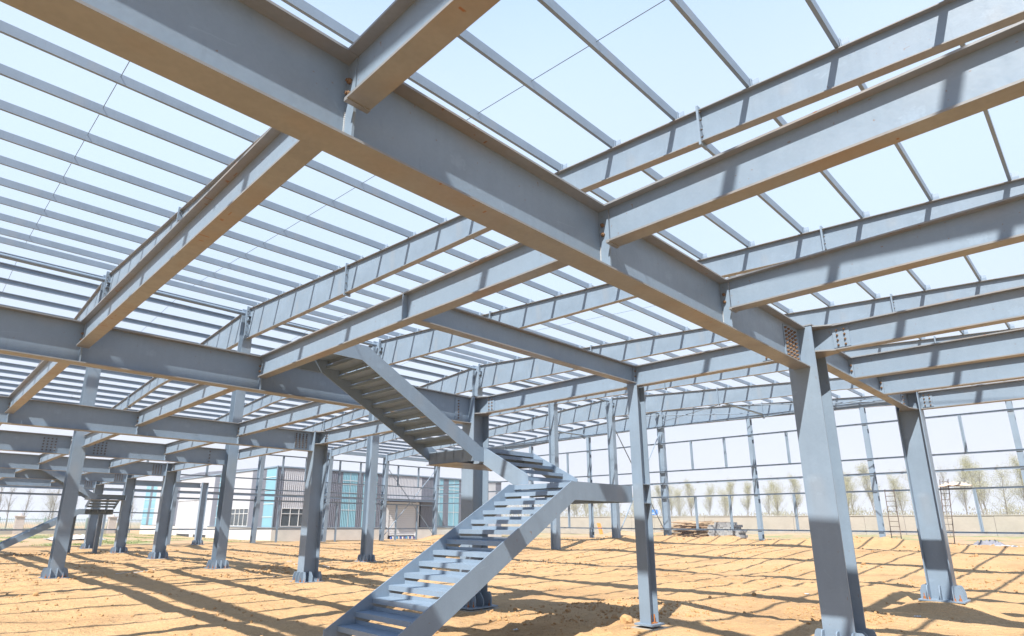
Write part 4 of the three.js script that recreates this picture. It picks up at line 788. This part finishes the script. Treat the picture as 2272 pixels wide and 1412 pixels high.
// ---------------------------------------------------------------- sand, clods, litter (after the footings are known)
buildGround();
const sandM = new THREE.MeshStandardMaterial({ map: makeTex(128, 0.7, (u, v) => { const k = 0.82 + 0.3 * vnoise(u * 14, v * 14, 14) + 0.1 * vnoise(u * 60, v * 60, 60); return [0.375 * k, 0.228 * k, 0.106 * k]; }), roughness: 1 });
function lump(r, q) { const g = new THREE.IcosahedronGeometry(r, 1), p = g.attributes.position; for (let i = 0; i < p.count; i++) { const v = new THREE.Vector3().fromBufferAttribute(p, i), k = 0.72 + 0.6 * vnoise(v.x / r * 1.7 + q, v.y / r * 1.7 + v.z / r * 2.3 + q * 3); p.setXYZ(i, v.x * k, v.y * k * 0.75, v.z * k); } g.computeVertexNormals(); return boxUV(clean(g)); }
{
  const gs = [lump(1, 1), lump(1, 5), lump(1, 9)], N = 16000, mtx = new THREE.Matrix4(), qn = new THREE.Quaternion(), e = new THREE.Euler();
  gs.forEach((g, k) => {
    const im = new THREE.InstancedMesh(g, sandM, N / 2); im.name = numbered('dirt_crumbs'); im.userData = { kind: 'stuff', label: 'small crumbs of dry sand scattered over the ground', category: 'dirt' }; im.castShadow = im.receiveShadow = true;
    for (let i = 0; i < N / 2; i++) {
      let x, z; if (i % 6 === 0) { const [cx, cz, r] = [[4.5, -3.7, 0.8], [5.3, -3.4, 0.7], [6.3, -2.0, 0.45], [5.2, -10.3, 0.8], [6.4, -9.2, 0.7], [4.75, -8.3, 0.5]][Math.floor(rnd() * 6)], a = rnd() * 6.283, d = r * Math.sqrt(rnd()); x = cx + Math.cos(a) * d; z = cz + Math.sin(a) * d; } else do { x = rr(0.6, 19); z = rr(-21, -0.9); } while (vnoise(x * 1.3 + 7, z * 1.3) < 0.35 + 0.3 * rnd());
      const s = (0.006 + 0.030 * Math.pow(rnd(), 6)) * (Math.hypot(x, z) > 10 ? 1.5 : 1) * (rnd() < 0.05 ? 1.8 : 1); e.set(rnd() * 6, rnd() * 6, rnd() * 6);
      mtx.compose(W(x, groundY(x, z), z).add(new THREE.Vector3(0, s * 0.3, 0)), qn.setFromEuler(e), new THREE.Vector3(s, s, s)); im.setMatrixAt(i, mtx);
    }
    scene.add(im);
  });
}
[[4.33, -2.92, 0.125, 'large clod of sand beside the foot of the stair post'], [6.05, -1.95, 0.07, 'clod of sand in the shadow left of the right hand column'], [4.55, -7.3, 0.05, 'clod of sand right of the shaded column foot'], [7.2, -2.15, 0.06, 'clod of sand behind the right hand column'], [2.75, -9.2, 0.06, 'clod of sand in front of the slender ridge column'], [4.9, -6.4, 0.05, 'clod of sand behind the stair flight at its left'], [2.9, -10.1, 0.10, 'heap of dug earth near the leaning-looking column']]
  .forEach(([x, z, r, label], i) => { const g = lump(r, i * 2.3 + 1), o = new THREE.Mesh(g, sandM); o.name = numbered('dirt_clod'); o.position.copy(W(x, groundY(x, z), z)).add(new THREE.Vector3(0, r * 0.35, 0)); o.rotation.y = i; o.castShadow = o.receiveShadow = true; o.userData = { label, category: 'clod', group: 'clods of sand', kind: 'thing' }; scene.add(o); });
const litterM = new THREE.MeshStandardMaterial({ color: new THREE.Color().setRGB(0.52, 0.53, 0.55), roughness: 0.7 });
[[5.44, -10.67, 0.09, 0.035, 0.3, 'white scrap lying left of the shaded column'], [5.73, -10.1, 0.13, 0.02, 1.1, 'thin pale strip on the sand behind the shaded column'], [6.37, -12.8, 0.10, 0.04, 0.7, 'pale scrap on the far sand left of the shaded column'], [4.05, -8.55, 0.09, 0.02, 2.0, 'white curl of plastic in front of the shaded column'], [3.56, -3.4, 0.035, 0.03, 0.4, 'small white scrap in the shadow under the stair landing'], [7.4, -2.63, 0.05, 0.035, 0.2, 'white block on the sand left of the foreground column'], [6.6, -1.45, 0.05, 0.03, 1.4, 'white scrap in front of the right hand column'], [2.8, -10.47, 0.5, 0.012, 0.1, 'long pale cord on the sand near the far left column']]
  .forEach(([x, z, l, w, a, label]) => { const n = 6, pos = [], idx = []; for (const tp of [0.006, 0]) for (let i = 0; i <= n; i++) for (const s of [-1, 1]) { const u = (i / n - 0.5) * l, v = s * w / 2, px = x + u * Math.cos(a) - v * Math.sin(a), pz = z + u * Math.sin(a) + v * Math.cos(a), p = W(px, groundY(px, pz) + 0.004 + tp + 0.006 * Math.abs(Math.sin(i * 1.9 + s)), pz); pos.push(p.x, p.y, p.z); }
    const S = 2 * (n + 1); for (let i = 0; i < n; i++) { const q = i * 2; idx.push(q, q + 1, q + 2, q + 1, q + 3, q + 2, S + q, S + q + 2, S + q + 1, S + q + 1, S + q + 2, S + q + 3, q, q + 2, S + q, q + 2, S + q + 2, S + q, q + 1, S + q + 1, q + 3, q + 3, S + q + 1, S + q + 3); } idx.push(0, S, 1, 1, S, S + 1, 2 * n, 2 * n + 1, S + 2 * n, 2 * n + 1, S + 2 * n + 1, S + 2 * n);
    const g = new THREE.BufferGeometry(); g.setAttribute('position', new THREE.Float32BufferAttribute(pos, 3)); g.setIndex(idx); g.computeVertexNormals(); single('litter_scrap', label, 'litter', [x, groundY(x, z), z], g, litterM, 'litter on the sand'); });

renderer.render(scene, camera);
